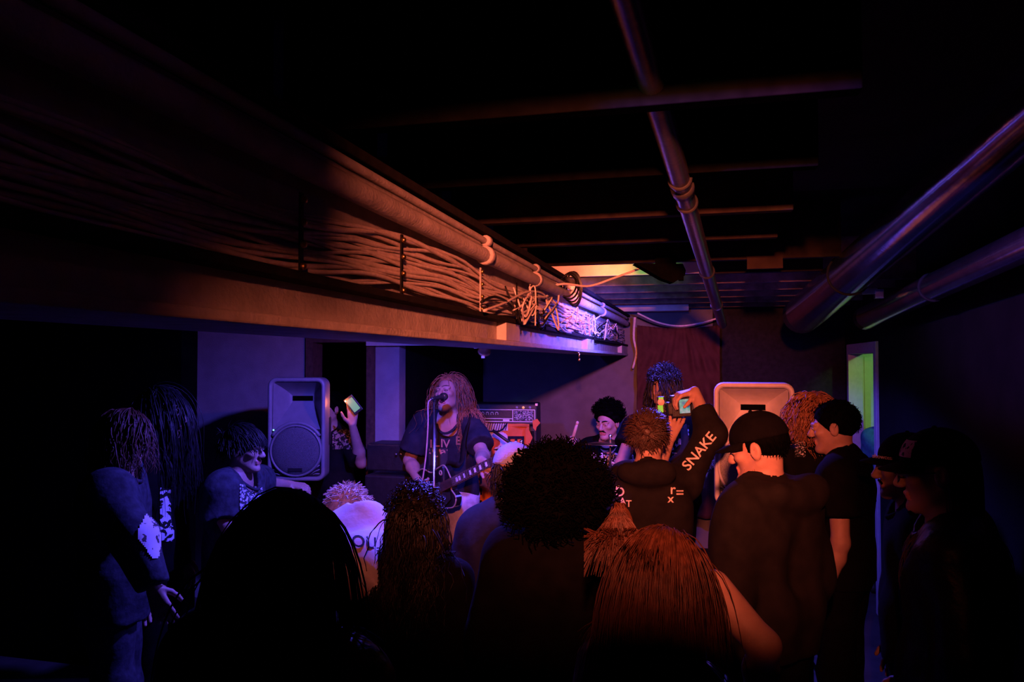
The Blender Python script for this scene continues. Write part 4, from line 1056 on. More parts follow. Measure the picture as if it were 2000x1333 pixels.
def guitar(lab, c, n, f, u, body_m, edge_m, strap=None, sc=1.0):
    """c body centre, n along the neck, f out of the face, u = 'upper' side"""
    e = empty('electric_guitar', c - V3(0, 0, .2), lab, 'guitar'); fr = (c, n, u, f); q = lambda a, b, d=0: c + (n * a + u * b + f * d) * sc
    out = bez([(-.235, 0, 0), (-.20, .13, 0), (-.10, .165, 0), (-.01, .115, 0), (.07, .12, 0), (.135, .115, 0), (.165, .05, 0), (.17, .0, 0), (.15, -.035, 0), (.175, -.09, 0), (.135, -.135, 0), (.06, -.125, 0), (-.01, -.115, 0), (-.10, -.165, 0), (-.20, -.13, 0), (-.235, 0, 0)], 5)[:-1]
    out = [(x * sc, y * sc) for x, y, _ in out]
    b = MB(); b.prism([(x * .985, y * .985) for x, y in out], -.023, .023, fr); b.build('guitar_body', body_m, e)
    MB().tube([c + n * x + u * y + f * .022 for x, y in out + out[:1]], .0045, 6, False).build('binding', edge_m, e, True)
    MB().prism([(.10 * sc, -.024), (.62 * sc, -.021), (.62 * sc, .021), (.10 * sc, .024)], .006, .030, fr).build('neck', M['wood'], e)
    MB().prism([(.07 * sc, -.027), (.625 * sc, -.022), (.625 * sc, .022), (.07 * sc, .027)], .030, .036, fr).build('fretboard', mat('rosewood', (.05, .025, .018), .5, .3), e)
    x = .625; L = .63
    for k in range(1, 21):
        xx = .625 - L * (1 - 2 ** (-k / 12)) ; MB().tube([q(xx, -.024, .0375), q(xx, .024, .0375)], .0018, 4).build('fret', M['chrome'], e)
        if k in (3, 5, 7, 9, 12, 15, 17): MB().box(q(xx + .012, 0, .0365), (.008, .013, .001), np.stack([n, u, f], 1)).build('inlay', M['white'], e)
    MB().prism([(.625, -.024), (.66, -.042), (.80, -.036), (.815, 0), (.80, .036), (.66, .042), (.625, .024)], .0, .018, fr).build('headstock', body_m, e)
    for k in range(6):
        s_ = 1 if k % 2 else -1; MB().lathe(q(.675 + .04 * (k // 2), s_ * .05, .01), [(.001, -.004), (.008, -.004), (.008, .012), (.001, .014)], np.stack([n, u, f], 1), 8).build('tuning_peg', M['chrome'], e, True)
    for k in range(6): MB().tube([q(-.13, -.018 + .0072 * k, .045), q(.63, -.016 + .0064 * k, .042)], .0009, 4).build('string', M['chrome'], e)
    for a in (.045, -.075): MB().box(q(a, 0, .03), (.019 * sc, .036 * sc, .009), np.stack([n, u, f], 1), .004).build('pickup', M['chrome'] if a < 0 else M['black_plastic'], e)
    MB().box(q(-.125, 0, .034), (.009, .038, .009), np.stack([n, u, f], 1), .003).build('bridge', M['chrome'], e)
    MB().tube([q(-.19, -.04, .035), q(-.19, .04, .035)], .006, 8).build('tailpiece', M['chrome'], e, True)
    for a, b_ in ((-.10, -.115), (-.16, -.10), (-.13, -.07), (-.185, -.065)): MB().lathe(q(a, b_, .023), [(.001, .018), (.011, .016), (.013, 0)], np.stack([n, u, f], 1), 12).build('knob', M['brass'], e, True)
    MB().lathe(q(.085, .085, .023), [(.007, .001), (.009, .004), (.015, .003), (.017, 0)], np.stack([n, u, f], 1), 16).build('selector_ring', edge_m, e, True)
    pg = MB().prism([(x * sc, y * sc) for x, y in ((.07, -.03), (.14, -.05), (.13, -.09), (.03, -.12), (-.08, -.075), (-.05, -.045))], .030, .033, fr); pg.build('pickguard', M['black_plastic'], e)
    if strap is not None:
        P_ = bez(strap, 8); A_ = np.gradient(P_, axis=0); V = []
        for a, t in zip(P_, A_):
            w_ = unit(np.cross(t, f)) * .022; V += [a + w_, a - w_]
        F = [(2 * i, 2 * i + 1, 2 * i + 3, 2 * i + 2) for i in range(len(P_) - 1)]
        so = mk('strap', V, F, M['charcoal_cloth'], e, True); md = so.modifiers.new('thickness', 'SOLIDIFY'); md.thickness = .004
    return e
gc = W(858, 958, 4.66)
gblk = mat('black_lacquer', (.008, .008, .009), .2, .5, coat=.5)
guitar('black single-cut electric guitar with pale binding slung on the singer', gc, gt_n, g_f, g_u, gblk, mat('cream_binding', (.26, .2, .15), .5, .3), [gc + gt_n * .13 + g_u * .13, W(900, 905, 4.66), W(906, 862, 4.72), W(915, 825, 4.84), W(917, 812, 4.95), W(915, 815, 5.08)])
# microphone on its stand
mh = W(869, 775, 4.72); mt = W(842, 780, 4.60)
ms = empty('microphone_stand', V3(mt[0], mt[1], 0), 'microphone stand in front of the singer', 'microphone stand')
bs = W(848, 785, 4.62)
MB().tube([V3(bs[0], bs[1], .02), bs], .009, 10).build('pole', M['chrome'], ms, True)
MB().lathe((bs[0], bs[1], 0), [(.13, 0), (.13, .012), (.03, .028), (.001, .03)], None, 28, True).build('base', M['black_plastic'], ms, True)
MB().lathe(V3(bs[0], bs[1], .9), [(.01, 0), (.016, .005), (.016, .07), (.01, .075)], None, 12).build('clutch', M['black_plastic'], ms, True)
MB().tube([bs, bs + V3(0, .01, .02), (mt + mh) / 2 - V3(0, 0, .012)], .010, 8).build('clip', M['black_plastic'], ms, True)
mc = empty('microphone', mh - V3(0, 0, .02), 'handheld microphone at the singer\'s mouth', 'microphone')
Rm = frame_z(mh - mt); Lm = np.linalg.norm(mh - mt)
MB().lathe(mt, [(.001, 0), (.010, 0), (.012, .02), (.015, Lm * .72), (.019, Lm * .78)], Rm, 16).build('handle', M['black_plastic'], mc, True)
MB().lathe(mt + unit(mh - mt) * Lm * .78, [(.020, 0), (.025, .006), (.026, .018), (.022, .034), (.012, .044), (.001, .047)], Rm, 18).build('grille_ball', M['steel'], mc, True)
MB().tube(bez([mt, mt + V3(-.015, -.01, -.03), W(836, 830, 4.58), W(832, 890, 4.58), W(824, 945, 4.56), W(815, 990, 4.56), W(815, 1100, 4.56)], 8), .0045, 6).build('cable', mat('pink_grey_cable', (.42, .26, .22), .6, .3), mc, True)

# ---- drummer ------------------------------------------------------------------------------------------------
p = Person('seated drummer with black afro, moustache and black logo T-shirt', 1187, 795, 5.75, 176, scale=.98, head_yaw=158, pitch=8, sit=True, skin='skin')
p.J['elR'] = W(1140, 905, 5.6); p.J['wrR'] = W(1112, 880, 5.4); p.hand['R'] = dict(d=unit(V3(0, -.4, .8)), n=V3(1, 0, 0), curl=1.45)
p.J['elL'] = W(1240, 915, 5.6); p.J['wrL'] = W(1225, 930, 5.35)
p.body(.0042, .008, dict(nosey=1.03), fine_hands=True); p.eyes(look=-.3); p.brows(M['hair_black'], .0055)
p.shirt(M['black_cloth'], .7, .025, 0, .006, 21, .011); p.pants(M['black_cloth'], .02, 6, .016)
afro(p, (.118, .128, .122), 1000, M['hair_black'], 5, c=V3(0, -.02, .058), line=(.05, .36, .7), clen=.04)
o, R, sc = p.H
ml = M['hair_black']; MB().tube([o + R @ V3(x, .099 - 7 * x * x, -.046 - 10 * x * x) * sc for x in np.linspace(-.03, .03, 11)], np.array([.3, .7, 1, 1, 1, .9, 1, 1, 1, .7, .3]) * .0055, 6).build('moustache', ml, p.bodyo, True)
MB().tube([o + R @ V3(x, .088 - 5 * x * x, -.112) * sc for x in np.linspace(-.02, .02, 7)], .006, 6).build('goatee', M['hair_dark'], p.bodyo, True)
bv = bvh_of(p.shirto); lg = mat('logo_ink', (.45, .44, .48), .85, .1)
text('shirt_logo', 'RNICID', .115, (W(1188, 897, 5.4), r_, u_, vd(1188, 897)), lg, p.shirto, bv, .006)
patch('shirt_print', (W(1190, 900, 5.4), r_, u_, vd(1190, 900)), .27, .085, decal_mat('spiky_logo_print', (.4, .39, .45), (.008, .008, .009), 70, .57, 8, (2.2, 1, 1)), bv, p.shirto, .003)
patch('shirt_print', (W(1192, 925, 5.4), r_, u_, vd(1192, 925)), .2, .1, decal_mat('logo_art_print', (.4, .39, .45), (.008, .008, .009), 38, .57, 2), bv, p.shirto, .003)
st = empty('drumstick', W(1112, 878, 5.36), 'pale wooden drumstick raised in the drummer\'s hand', 'drumstick')
a, b = W(1110, 886, 5.38), W(1128, 825, 5.30); MB().tube([a, a + (b - a) * .75, a + (b - a) * .93], (.0115, .0115, .009), 10).build('shaft', M['wood'], st, True)
MB().lathe(a + (b - a) * .92, [(.008, 0), (.0115, .01), (.010, .022), (.001, .028)], frame_z(b - a), 10).build('tip', M['wood'], st, True)
q = p.J['hip']; e = empty('drum_stool', (q[0], q[1], 0), 'round drum stool under the drummer', 'stool')
MB().lathe((q[0], q[1], q[2] - .17), [(.001, 0), (.15, 0), (.165, .02), (.165, .05), (.14, .065), (.001, .068)], None, 24).build('seat', M['leather'], e, True)
MB().tube([(q[0], q[1], .2), (q[0], q[1], q[2] - .165)], .014, 8).build('post', M['chrome'], e, True)
for k in range(3): MB().tube([(q[0], q[1], .3), (q[0] + .24 * math.cos(k * 2.1), q[1] + .24 * math.sin(k * 2.1), .012)], .009, 6).build('leg', M['chrome'], e, True)

# ---- curly-haired guitarist behind the photographer ----------------------------------------------------------------
p = Person('curly-haired musician in a black printed T-shirt behind the raised camera', 1297, 722, 4.9, 165, head_yaw=150, pitch=28)
p.J['elR'] = W(1214, 905, 4.75); p.J['shR'] = W(1240, 838, 4.85); p.J['wrR'] = W(1262, 950, 4.6); p.J['wrL'] = W(1372, 935, 4.55); p.J['elL'] = W(1372, 915, 4.8)
p.body(.0065, .008, fine_hands=True); p.shirt(M['black_cloth'], .55, .028, 0, .007, 31, .012, open_arm=.02); p.pants(M['black_cloth'])
afro(p, (.092, .108, .100), 700, M['hair_glossy'], 9, c=V3(0, -.02, .045), line=(.12, .5, .6), clen=.045)
p.hair([strands(p.H, 220, .34, 14, .004, 12, comb=(.35, .1, -.4), lift=.12, grav=.5, wave=.02, wfreq=50, puff=.012, coll=p.coll(), line=(.1, .4, .6))], M['hair_glossy'], 'long_curls')
bv = bvh_of(p.shirto)
patch('shirt_print', (W(1322, 878, 4.5), r_, u_, vd(1322, 878)), .15, .3, decal_mat('musician_shirt_print', (.4, .4, .45), (.008, .008, .009), 30, .575, 12), bv, p.shirto)
gn = unit(W(1398, 906, 4.5) - W(1300, 965, 4.6)); gf = unit(np.cross(gn, V3(0, 0, 1))); gf = gf if gf[1] < 0 else -gf; gu = np.cross(gf, gn); gu = gu if gu[2] > 0 else -gu
gc2 = W(1290, 968, 4.62)
guitar('second electric guitar played behind the photographer', gc2, gn, gf, gu, gblk, MATS['cream_binding'], [gc2 + gn * .13 + gu * .13, W(1335, 880, 4.6), W(1335, 832, 4.78), W(1330, 822, 4.98)], .95)
# ------------------------------------------------------------------ the photographer in front of the stage
p = Person('photographer in a dark hoodie with sleeve lettering holding a camera overhead', 1266, 806, 3.4, 0, head_yaw=-6, pitch=-6)
p.J['shR'] = W(1338, 940, 3.42); p.J['elR'] = W(1386, 850, 3.5); p.J['wrR'] = W(1357, 765, 3.66)
p.J['shL'] = W(1222, 940, 3.42); p.J['elL'] = W(1262, 985, 3.72); p.J['wrL'] = W(1308, 858, 3.72)
p.hand['R'] = dict(d=unit(-r_ * .95 - u_ * .2 - f_ * .1), n=-u_ + f_ * .1, side=1, curl=(.75, .8, .85, .9), thumb=(.6, .5, .5))
p.hand['R']['side'] = 1 if np.cross(p.hand['R']['d'], p.hand['R']['n']) @ (-f_) > 0 else -1
p.hand['L'] = dict(d=unit(u_ * .9 + r_ * .35), n=f_ * .8 + u_ * .3, curl=(.35, .3, .3, .35), spread=.3, thumb=(.75, .75, .1))
p.hand['L']['side'] = 1 if np.cross(p.hand['L']['d'], p.hand['L']['n']) @ (-r_) > 0 else -1
p.body(.006, .006); p.shirt(M['charcoal_cloth'], inf=.024, hem=.03, fold=.008, seed=41, h=.0095, long=True, hood=True, send=.55, name='hoodie'); p.pants(M['black_cloth'])
p.hair([p.cap_mesh(.006, .007, noise=.003, seed=2), strands(p.H, 700, .06, 6, .0034, 31, comb=(.1, .6, -.1), lift=.2, grav=.1, jitter=.35, puff=.008, part=False),
        strands(p.H, 400, .035, 5, .0034, 32, comb=(.0, -.3, -.5), lift=.1, grav=.2, jitter=.25, puff=.006, part=False, low=-.7, zmax=.3)], M['hair_dark'])
bv = bvh_of(p.shirto); ik = mat('hoodie_ink', (.5, .42, .38), .85, .1)
ax = unit(W(1390, 852, 3.3) - W(1346, 905, 3.3)); ay = unit(np.cross(-f_, ax)); 
text('sleeve_lettering', 'SNAKE', .064, (W(1366, 882, 3.3), ax, ay, vd(1366, 882)), ik, p.shirto, bv)
for s_, a, b, z_ in (('r', 1314, 957, .06), ('=', 1328, 964, .06), ('x', 1310, 975, .05)): text('back_lettering', s_, z_, (W(a, b, 3.2), r_, u_, vd(a, b)), ik, p.shirto, bv)
for s_, a, b, z_ in (('O', 1210, 962, .055), ('A', 1216, 980, .04), ('T', 1228, 985, .04), ('c', 1206, 950, .04)): text('back_lettering', s_, z_, (W(a, b, 3.2), r_, u_, vd(a, b)), ik, p.shirto, bv)
# his camera, held upright
cm = empty('camera', W(1329, 812, 3.7), 'camera held upright with a bright rear screen', 'camera')
Rc = np.stack([r_, f_, u_], 1) @ Ry(math.radians(-4))
k = 3.7 / FPX; cc_ = W(1329, 793, 3.7); q = lambda a, b, d=0: cc_ + Rc @ V3(a * k, d, -b * k)
MB().box(cc_, (19 * k, .03, 21 * k), Rc, .006).box(q(-20, 4), (6 * k, .026, 12 * k), Rc, .006).build('camera_body', M['black_plastic'], cm)
MB().box(q(24, 2, -.005), (4 * k, .02, 17 * k), Rc, .004).build('grip', mat('camera_grip', (.05, .045, .045), .6, .3), cm)
sm = bpy.data.materials.new('camera_screen'); sm.use_nodes = True; nt = sm.node_tree; b_ = nt.nodes['Principled BSDF']
tc = nt.nodes.new('ShaderNodeTexCoord'); nz = nt.nodes.new('ShaderNodeTexNoise'); nz.inputs['Scale'].default_value = 28
cr = nt.nodes.new('ShaderNodeValToRGB'); cr.color_ramp.elements[0].color = (.02, .09, .3, 1); cr.color_ramp.elements[1].color = (.35, .45, .5, 1)
e_ = cr.color_ramp.elements.new(.5); e_.color = (.05, .4, .32, 1); cr.color_ramp.elements[0].position = .35; cr.color_ramp.elements[2].position = .62
nt.links.new(tc.outputs['Object'], nz.inputs['Vector']); nt.links.new(nz.outputs['Fac'], cr.inputs['Fac']); nt.links.new(cr.outputs['Color'], b_.inputs['Emission Color'])
b_.inputs['Emission Strength'].default_value = .8; b_.inputs['Base Color'].default_value = (.01, .01, .01, 1)
MB().box(q(5, 0, -.032), (12 * k, .003, 15.5 * k), Rc, .002).build('screen_frame', M['black_plastic'], cm)
MB().box(q(5, 0, -.0355), (10 * k, .0006, 13.5 * k), Rc).build('screen', sm, cm)
MB().lathe(q(-14, -3, -.03), [(.0005, .006), (.009, .006), (.012, 0)], Rc @ Rx(math.pi / 2), 14).build('eyepiece', M['black_plastic'], cm, True)
MB().lathe(q(0, 0, .03), [(.034, 0), (.036, .02), (.032, .09), (.036, .1)], Rc @ Rx(-math.pi / 2), 20, True).build('lens', M['black_plastic'], cm, True)
for y_ in (-20, -14): MB().lathe(q(8, y_, -.022), [(.0005, .008), (.008, .008), (.009, 0)], Rc @ Rx(math.pi / 2), 12).build('dial', M['black_plastic'], cm, True)
# lit transmitter on its hot shoe
tx = empty('flash_trigger', W(1290, 806, 3.72), 'small flash trigger with two lime lit panels beside the camera', 'flash trigger')
lime = mat('lime_panel', (.1, .4, .05), emit=(.22, .75, .06), estr=.55); k = 3.72 / FPX
MB().box(W(1291, 791, 3.73), (7 * k, .012, 16 * k), Rc, .004).build('case', M['black_plastic'], tx)
MB().box(W(1291, 779, 3.71), (4.5 * k, .002, 2.6 * k), Rc).build('lit_panel', lime, tx)
MB().box(W(1290, 799, 3.71), (5 * k, .002, 7 * k), Rc).build('lit_panel', lime, tx)
MB().lathe(W(1291, 786, 3.712), [(.0005, .005), (6.5 * k, .004), (7 * k, 0)], Rc @ Rx(math.pi / 2), 18).build('dial', mat('peach_dial', (.6, .5, .42), .5, .3), tx, True)
MB().tube([W(1297, 788, 3.72), W(1312, 789, 3.71)], .006, 8).build('foot', M['chrome'], tx, True)

# ------------------------------------------------------------------ right side of the crowd
p = Person('bearded man in a black cap and dark hoodie before the orange loudspeaker', 1482, 812, 2.7, 48, head_yaw=74, pitch=14)
p.body(.005, .008, dict(beard=True)); p.eyes(); p.brows(M['hair_dark'], .005)
p.J['elR'] += V3(0, 0, 0); p.shirt(M['charcoal_cloth'], inf=.03, fold=.009, seed=51, h=.011, long=True, hood=True, name='hoodie'); p.pants(M['black_cloth'])
p.baseball_cap(M['black_cloth'], tilt=-4)
o, R, sc = p.H
p.hair([p.cap_mesh(.003, .007, line=((0, .03, 0), (0, 1, 0))), strands(p.H, 300, .03, 5, .003, 61, comb=(.1, -.3, -.5), lift=.05, grav=.3, jitter=.2, puff=.004, line=(-.35, .9, .5), low=-.72, zmax=.0)], M['hair_black'])
rg = np.random.RandomState(4); bp = []
for i in range(420):
    t = rg.uniform(-1, 1); x = .058 * t; y0 = .088 - .075 * abs(t) ** 1.6; z0 = rg.uniform(-.128, -.075) + .05 * abs(t) ** 2
    d = unit(V3(x * 4, .5 - abs(t) * .4, -1) + rg.normal(size=3) * .25); a = V3(x, y0 + .002, z0)
    bp.append(np.stack([a + d * s_ for s_ in np.linspace(0, .03, 4)]))
bp = o + np.array(bp) @ R.T * sc
V, F = tubes(bp, np.full(bp.shape[:2], .0016) * np.linspace(1, .5, 4)); mk('beard', V, F, M['hair_brown'], p.e)

p = Person('young man with short black hair in a black shirt by the green doorway', 1629, 786, 3.5, 70, head_yaw=78, pitch=6)
p.body(.0055, .009); p.eyes(); p.shirt(M['black_cloth'], .6, .026, seed=61, h=.012, nk_=.02); p.pants(M['black_cloth'])
p.hair([p.cap_mesh(.006, .007, noise=.002, seed=5), strands(p.H, 500, .03, 4, .003, 62, comb=(.1, -.2, -.2), lift=.4, grav=.1, jitter=.4, puff=.006, part=False)], M['hair_black'])

p = Person('person with tousled long brown hair right of the orange loudspeaker', 1583, 770, 3.72, 25, head_yaw=40, pitch=18)
p.body(.007, .009); p.shirt(M['black_cloth'], .6, .026, seed=62, h=.013); p.pants(M['black_cloth'])
p.hair([p.cap_mesh(.006, .008), strands(p.H, 500, .22, 12, .0038, 63, comb=(.4, .1, -.3), lift=.25, grav=.35, wave=.025, wfreq=60, jitter=.2, puff=.02, coll=p.coll())], M['hair_brown'])
patch('shirt_print', (W(1563, 868, 3.8), r_, u_, vd(1563, 868)), .05, .12, decal_mat('speckled_print', (.4, .4, .45), (.008, .008, .009), 120, .56, 3), bvh_of(p.shirto), p.shirto)

p = Person('person in a green-blue jacket half hidden beyond the doorway', 1735, 786, 6.2, 150)
p.body(.009, .012, coarse=.02); p.shirt(mat('teal_jacket', (.04, .14, .18), .8, .15, bump=.3, bscale=20), inf=.03, seed=63, h=.013, long=True, name='jacket'); p.pants(M['black_cloth'])
p.hair([p.cap_mesh(.006, .008), strands(p.H, 200, .05, 5, .004, 64, lift=.3, part=False)], M['hair_dark'])

p = Person('man in a black cap with small lettering on its brim', 1768, 854, 2.75, 82, head_yaw=86, pitch=4, skin='skin2')
p.body(.0055, .009); p.eyes(); p.shirt(M['black_cloth'], .6, .028, seed=64, h=.013); p.pants(M['black_cloth'])
c, R2 = p.baseball_cap(M['black_cloth'], tilt=2); o, R, sc = p.H
text('brim_lettering', 'showcess', .020, (o + R2 @ V3(-.082, .088, .05) * sc, unit(r_ * .95 - u_ * .12), u_, -f_), mat('cap_ink', (.45, .3, .25), .8, .2), c)
MB().tube([o + R @ V3(x, .099 - 7 * x * x, -.046 - 10 * x * x) * sc for x in np.linspace(-.03, .03, 9)], .0045, 6).build('moustache', M['hair_black'], p.bodyo, True)
p.hair([strands(p.H, 200, .03, 5, .003, 65, comb=(.1, -.3, -.5), lift=.05, grav=.3, line=(-.35, .9, .5), low=-.72, zmax=.0, puff=.004)], M['hair_black'])

p = Person('long-haired man with glasses, black cap and leather jacket at far right', 1830, 846, 2.2, 74, head_yaw=80, pitch=6, skin='skin2')
p.body(.0048, .008); p.eyes(); p.brows(M['hair_black'], .005)
p.shirt(M['leather'], inf=.034, fold=.011, seed=65, h=.011, long=True, name='leather_jacket'); p.pants(M['black_cloth'])
c, R2 = p.baseball_cap(M['black_cloth'], tilt=-2); o, R, sc = p.H
patch('cap_badge', (o + R2 @ V3(-.05, .10, .085) * sc, unit(np.cross(V3(0, 0, 1), R2 @ V3(-.5, .86, 0))), V3(0, 0, 1), R2 @ V3(-.5, .86, 0)), .055, .045, decal_mat('badge_print', (.5, .3, .22), (.01, .008, .008), 60, .45, 5), bvh_of(c), c)
g = []
for sx in (-1, 1):
    th = np.linspace(0, 2 * math.pi, 17); MB().tube([o + R @ V3(sx * .033 + .024 * math.cos(t), .112 - .004 * math.cos(t) ** 2, .002 + .018 * math.sin(t)) * sc for t in th], .0025, 5, False).build('glasses_rim', M['black_plastic'], p.bodyo, True)
    MB().tube([o + R @ V3(sx * .057, .110, .006) * sc, o + R @ V3(sx * .079, .07, .008) * sc, o + R @ V3(sx * .083, -.01, .012) * sc], .0025, 5).build('glasses_temple', M['black_plastic'], p.bodyo, True)
MB().tube([o + R @ V3(x, .116, .006) * sc for x in (-.010, 0, .010)], .0025, 5).build('glasses_bridge', M['black_plastic'], p.bodyo, True)
MB().tube([o + R @ V3(x, .088 - 5 * x * x, -.116) * sc for x in np.linspace(-.022, .022, 7)], .008, 6).build('goatee', M['hair_black'], p.bodyo, True)
p.hair([strands(p.H, 420, .46, 16, .0034, 66, comb=(.05, -.4, -.8), lift=.02, grav=.7, wave=.012, wfreq=20, jitter=.1, puff=.008, coll=p.coll(.036), line=(-.3, 1.4, .5), low=-.7, zmax=.05)], M['hair_dark'])

# ------------------------------------------------------------------ left side of the crowd
p = Person('person with tousled hair and a pale patch on the denim jacket at far left', 246, 802, 3.2, -58, head_yaw=-18, pitch=14)
p.J['elR'] = W(262, 1050, 2.95); p.J['wrR'] = W(300, 1150, 2.9)
p.body(.007, .009); p.shirt(M['denim'], inf=.036, hem=.06, fold=.011, seed=71, h=.012, long=True, name='jacket'); p.pants(M['denim'], .024, 9, .014)
p.hair([p.cap_mesh(.006, .008), strands(p.H, 520, .20, 12, .0036, 71, comb=(.3, -.3, -.4), lift=.08, grav=.4, wave=.014, wfreq=60, jitter=.2, puff=.014, coll=p.coll())], M['hair_auburn'])
bv = bvh_of(p.shirto)
patch('jacket_patch', (W(297, 1047, 2.8), r_, u_, vd(297, 1047)), .105, .17, decal_mat('pale_patch_print', (.5, .45, .47), (.06, .04, .05), 34, .40, 6), bv, p.shirto, .005, 18, 24, lambda a, b: abs(a + .25 * b) < .5 - abs(b) * .95 + .12)

p = Person('long black-haired person in a black T-shirt with white skull-like print', 318, 757, 3.65, -75, head_yaw=-80, pitch=6)
p.body(.007, .009); p.shirt(M['black_cloth'], .65, .028, .04, .008, 72, .011); p.pants(M['black_cloth'])
p.hair([p.cap_mesh(.006, .008), strands(p.H, 520, .42, 20, .0034, 72, comb=(.3, .2, -.5), lift=.02, grav=.5, wave=.016, wfreq=14, jitter=.1, puff=.012, coll=p.coll(.03)),
        strands(p.H, 120, .5, 18, .0034, 73, comb=(.1, .9, -.3), lift=.12, grav=.3, wave=.02, wfreq=14, jitter=.1, puff=.014, coll=p.coll(.03), line=(.1, .3, .6))], M['hair_glossy'])
bv = bvh_of(p.shirto)
patch('shirt_print', (W(334, 1008, 3.2), unit(r_ * .98 - u_ * .15), u_, vd(334, 1008)), .10, .24, decal_mat('skull_print', (.45, .44, .5), (.008, .008, .009), 22, .50, 7, (1, 1, 1.6)), bv, p.shirto, .005, 20, 30)

p = Person('young person with a bowl haircut in a denim jacket facing the left loudspeaker', 477, 834, 3.8, -84, head_yaw=-86, pitch=4, skin='skin')
p.J['elL'] = W(508, 945, 4.1); p.J['wrL'] = W(566, 947, 4.3); p.hand['L'] = dict(d=unit(r_ - u_ * .15), n=f_ * .3 - u_, curl=.6)
p.J['elR'] = W(432, 1015, 3.65); p.J['wrR'] = W(490, 1070, 3.6)
p.body(.0048, .006); p.eyes(); p.brows(M['hair_black'], .004)
p.shirt(M['denim'], .95, .030, .03, .009, 73, .010, name='jacket', nk_=.015); p.pants(M['black_cloth'])
p.hair([p.cap_mesh(.010, .007, line=((0, .09, .03), (0, .80, -.6))), strands(p.H, 700, .085, 8, .0034, 74, comb=(.1, .75, -.1), lift=.05, grav=.2, jitter=.12, puff=.012, part=False, line=(.25, .3, .5)),
        strands(p.H, 500, .06, 7, .0034, 75, comb=(.05, -.1, -.8), lift=.05, grav=.3, jitter=.12, puff=.012, part=False, low=-.6, line=(.05, .9, .5))], M['hair_glossy'])
bv = bvh_of(p.shirto); jp = decal_mat('jacket_print', (.42, .42, .48), (.03, .032, .04), 60, .53, 9, (1, 1, 1.3))
patch('jacket_print', (W(491, 973, 3.5), unit(r_ - u_ * .1), u_, vd(491, 973)), .11, .12, jp, bv, p.shirto, .005)
c = p.J['neck']; MB().tube(bez([c - p.fw * .07 + V3(0, -.02, .03), c + V3(0, -.085, .0), c + p.fw * .09 + V3(0, -.06, -.07)], 6), .016, 6).build('jacket_collar', M['denim'], p.shirto, True)

p = Person('person in a dark patterned top raising a glowing phone beside the left loudspeaker', 640, 768, 5.35, 170)
p.J['shL'] = W(680, 865, 5.3); p.J['elL'] = W(706, 905, 5.2); p.J['wrL'] = W(688, 830, 5.1); p.hand['L'] = dict(d=unit(u_ + r_ * .05), n=-f_, side=-1, curl=.35)
p.body(.007, .007); p.shirt(M['charcoal_cloth'], .9, .022, seed=75, h=.012); p.pants(M['black_cloth'])
p.hair([p.cap_mesh(.006, .008), strands(p.H, 200, .08, 6, .004, 76, lift=.3)], M['hair_black'])
patch('shirt_print', (W(672, 858, 5.1), r_, u_, vd(672, 858)), .16, .14, decal_mat('sleeve_pattern', (.3, .2, .15), (.015, .012, .012), 45, .52, 5), bvh_of(p.shirto), p.shirto)
ph = empty('phone', W(690, 806, 5.06), 'glowing phone held up beside the left loudspeaker', 'phone')
Rp = np.stack([r_, f_, u_], 1) @ Ry(math.radians(-38)); pc = W(690, 791, 5.06)
MB().box(pc, (.034, .004, .062), Rp, .003).build('case', M['black_plastic'], ph)
MB().box(pc + Rp @ V3(0, -.005, 0), (.024, .001, .046), Rp).build('screen', mat('phone_screen', (.01, .012, .012), emit=(.17, .36, .30), estr=.9), ph)
MB().lathe(pc + Rp @ V3(-.026, -.005, .05), [(.0005, .002), (.004, .002), (.0045, 0)], Rp @ Rx(math.pi / 2), 10).build('flash', mat('phone_flash', (1, .6, .4), emit=(1, .35, .12), estr=12), ph)
point('phone_glow', pc - f_ * .03 - r_ * .05 + u_ * .02, (1, .22, .06), 1.2, .02)

# ------------------------------------------------------------------ front of the audience, seen from behind
p = Person('person with long straight black hair and leather jacket in the left foreground', 563, 968, 1.45, -4)
p.body(.008, .01); p.shirt(M['leather'], inf=.034, fold=.011, seed=81, h=.012, long=True, name='leather_jacket'); p.pants(M['black_cloth'])
p.hair([p.cap_mesh(.012, .008), strands(p.H, 1100, .42, 14, .0032, 81, comb=(.35, -.5, -.3), lift=.02, grav=.4, jitter=.1, puff=.014, coll=p.coll(.03), part=False)], M['hair_black'])

p = Person('woman with long dark curly hair in front of the singer', 815, 956, 2.55, 4)
p.body(.008, .01); p.shirt(M['black_cloth'], inf=.024, seed=82, h=.013, long=True); p.pants(M['black_cloth'])
p.hair([p.cap_mesh(.012, .008, noise=.004, seed=4), strands(p.H, 700, .34, 18, .0032, 82, comb=(.35, -.4, -.3), lift=.06, grav=.45, wave=.014, wfreq=90, jitter=.15, puff=.012, coll=p.coll(.04), part=False),
        curls(p.H, 600, (.095, .112, .106), 83, line=(.1, .4, .4), clen=.04, hr=.010)], M['hair_curly'])

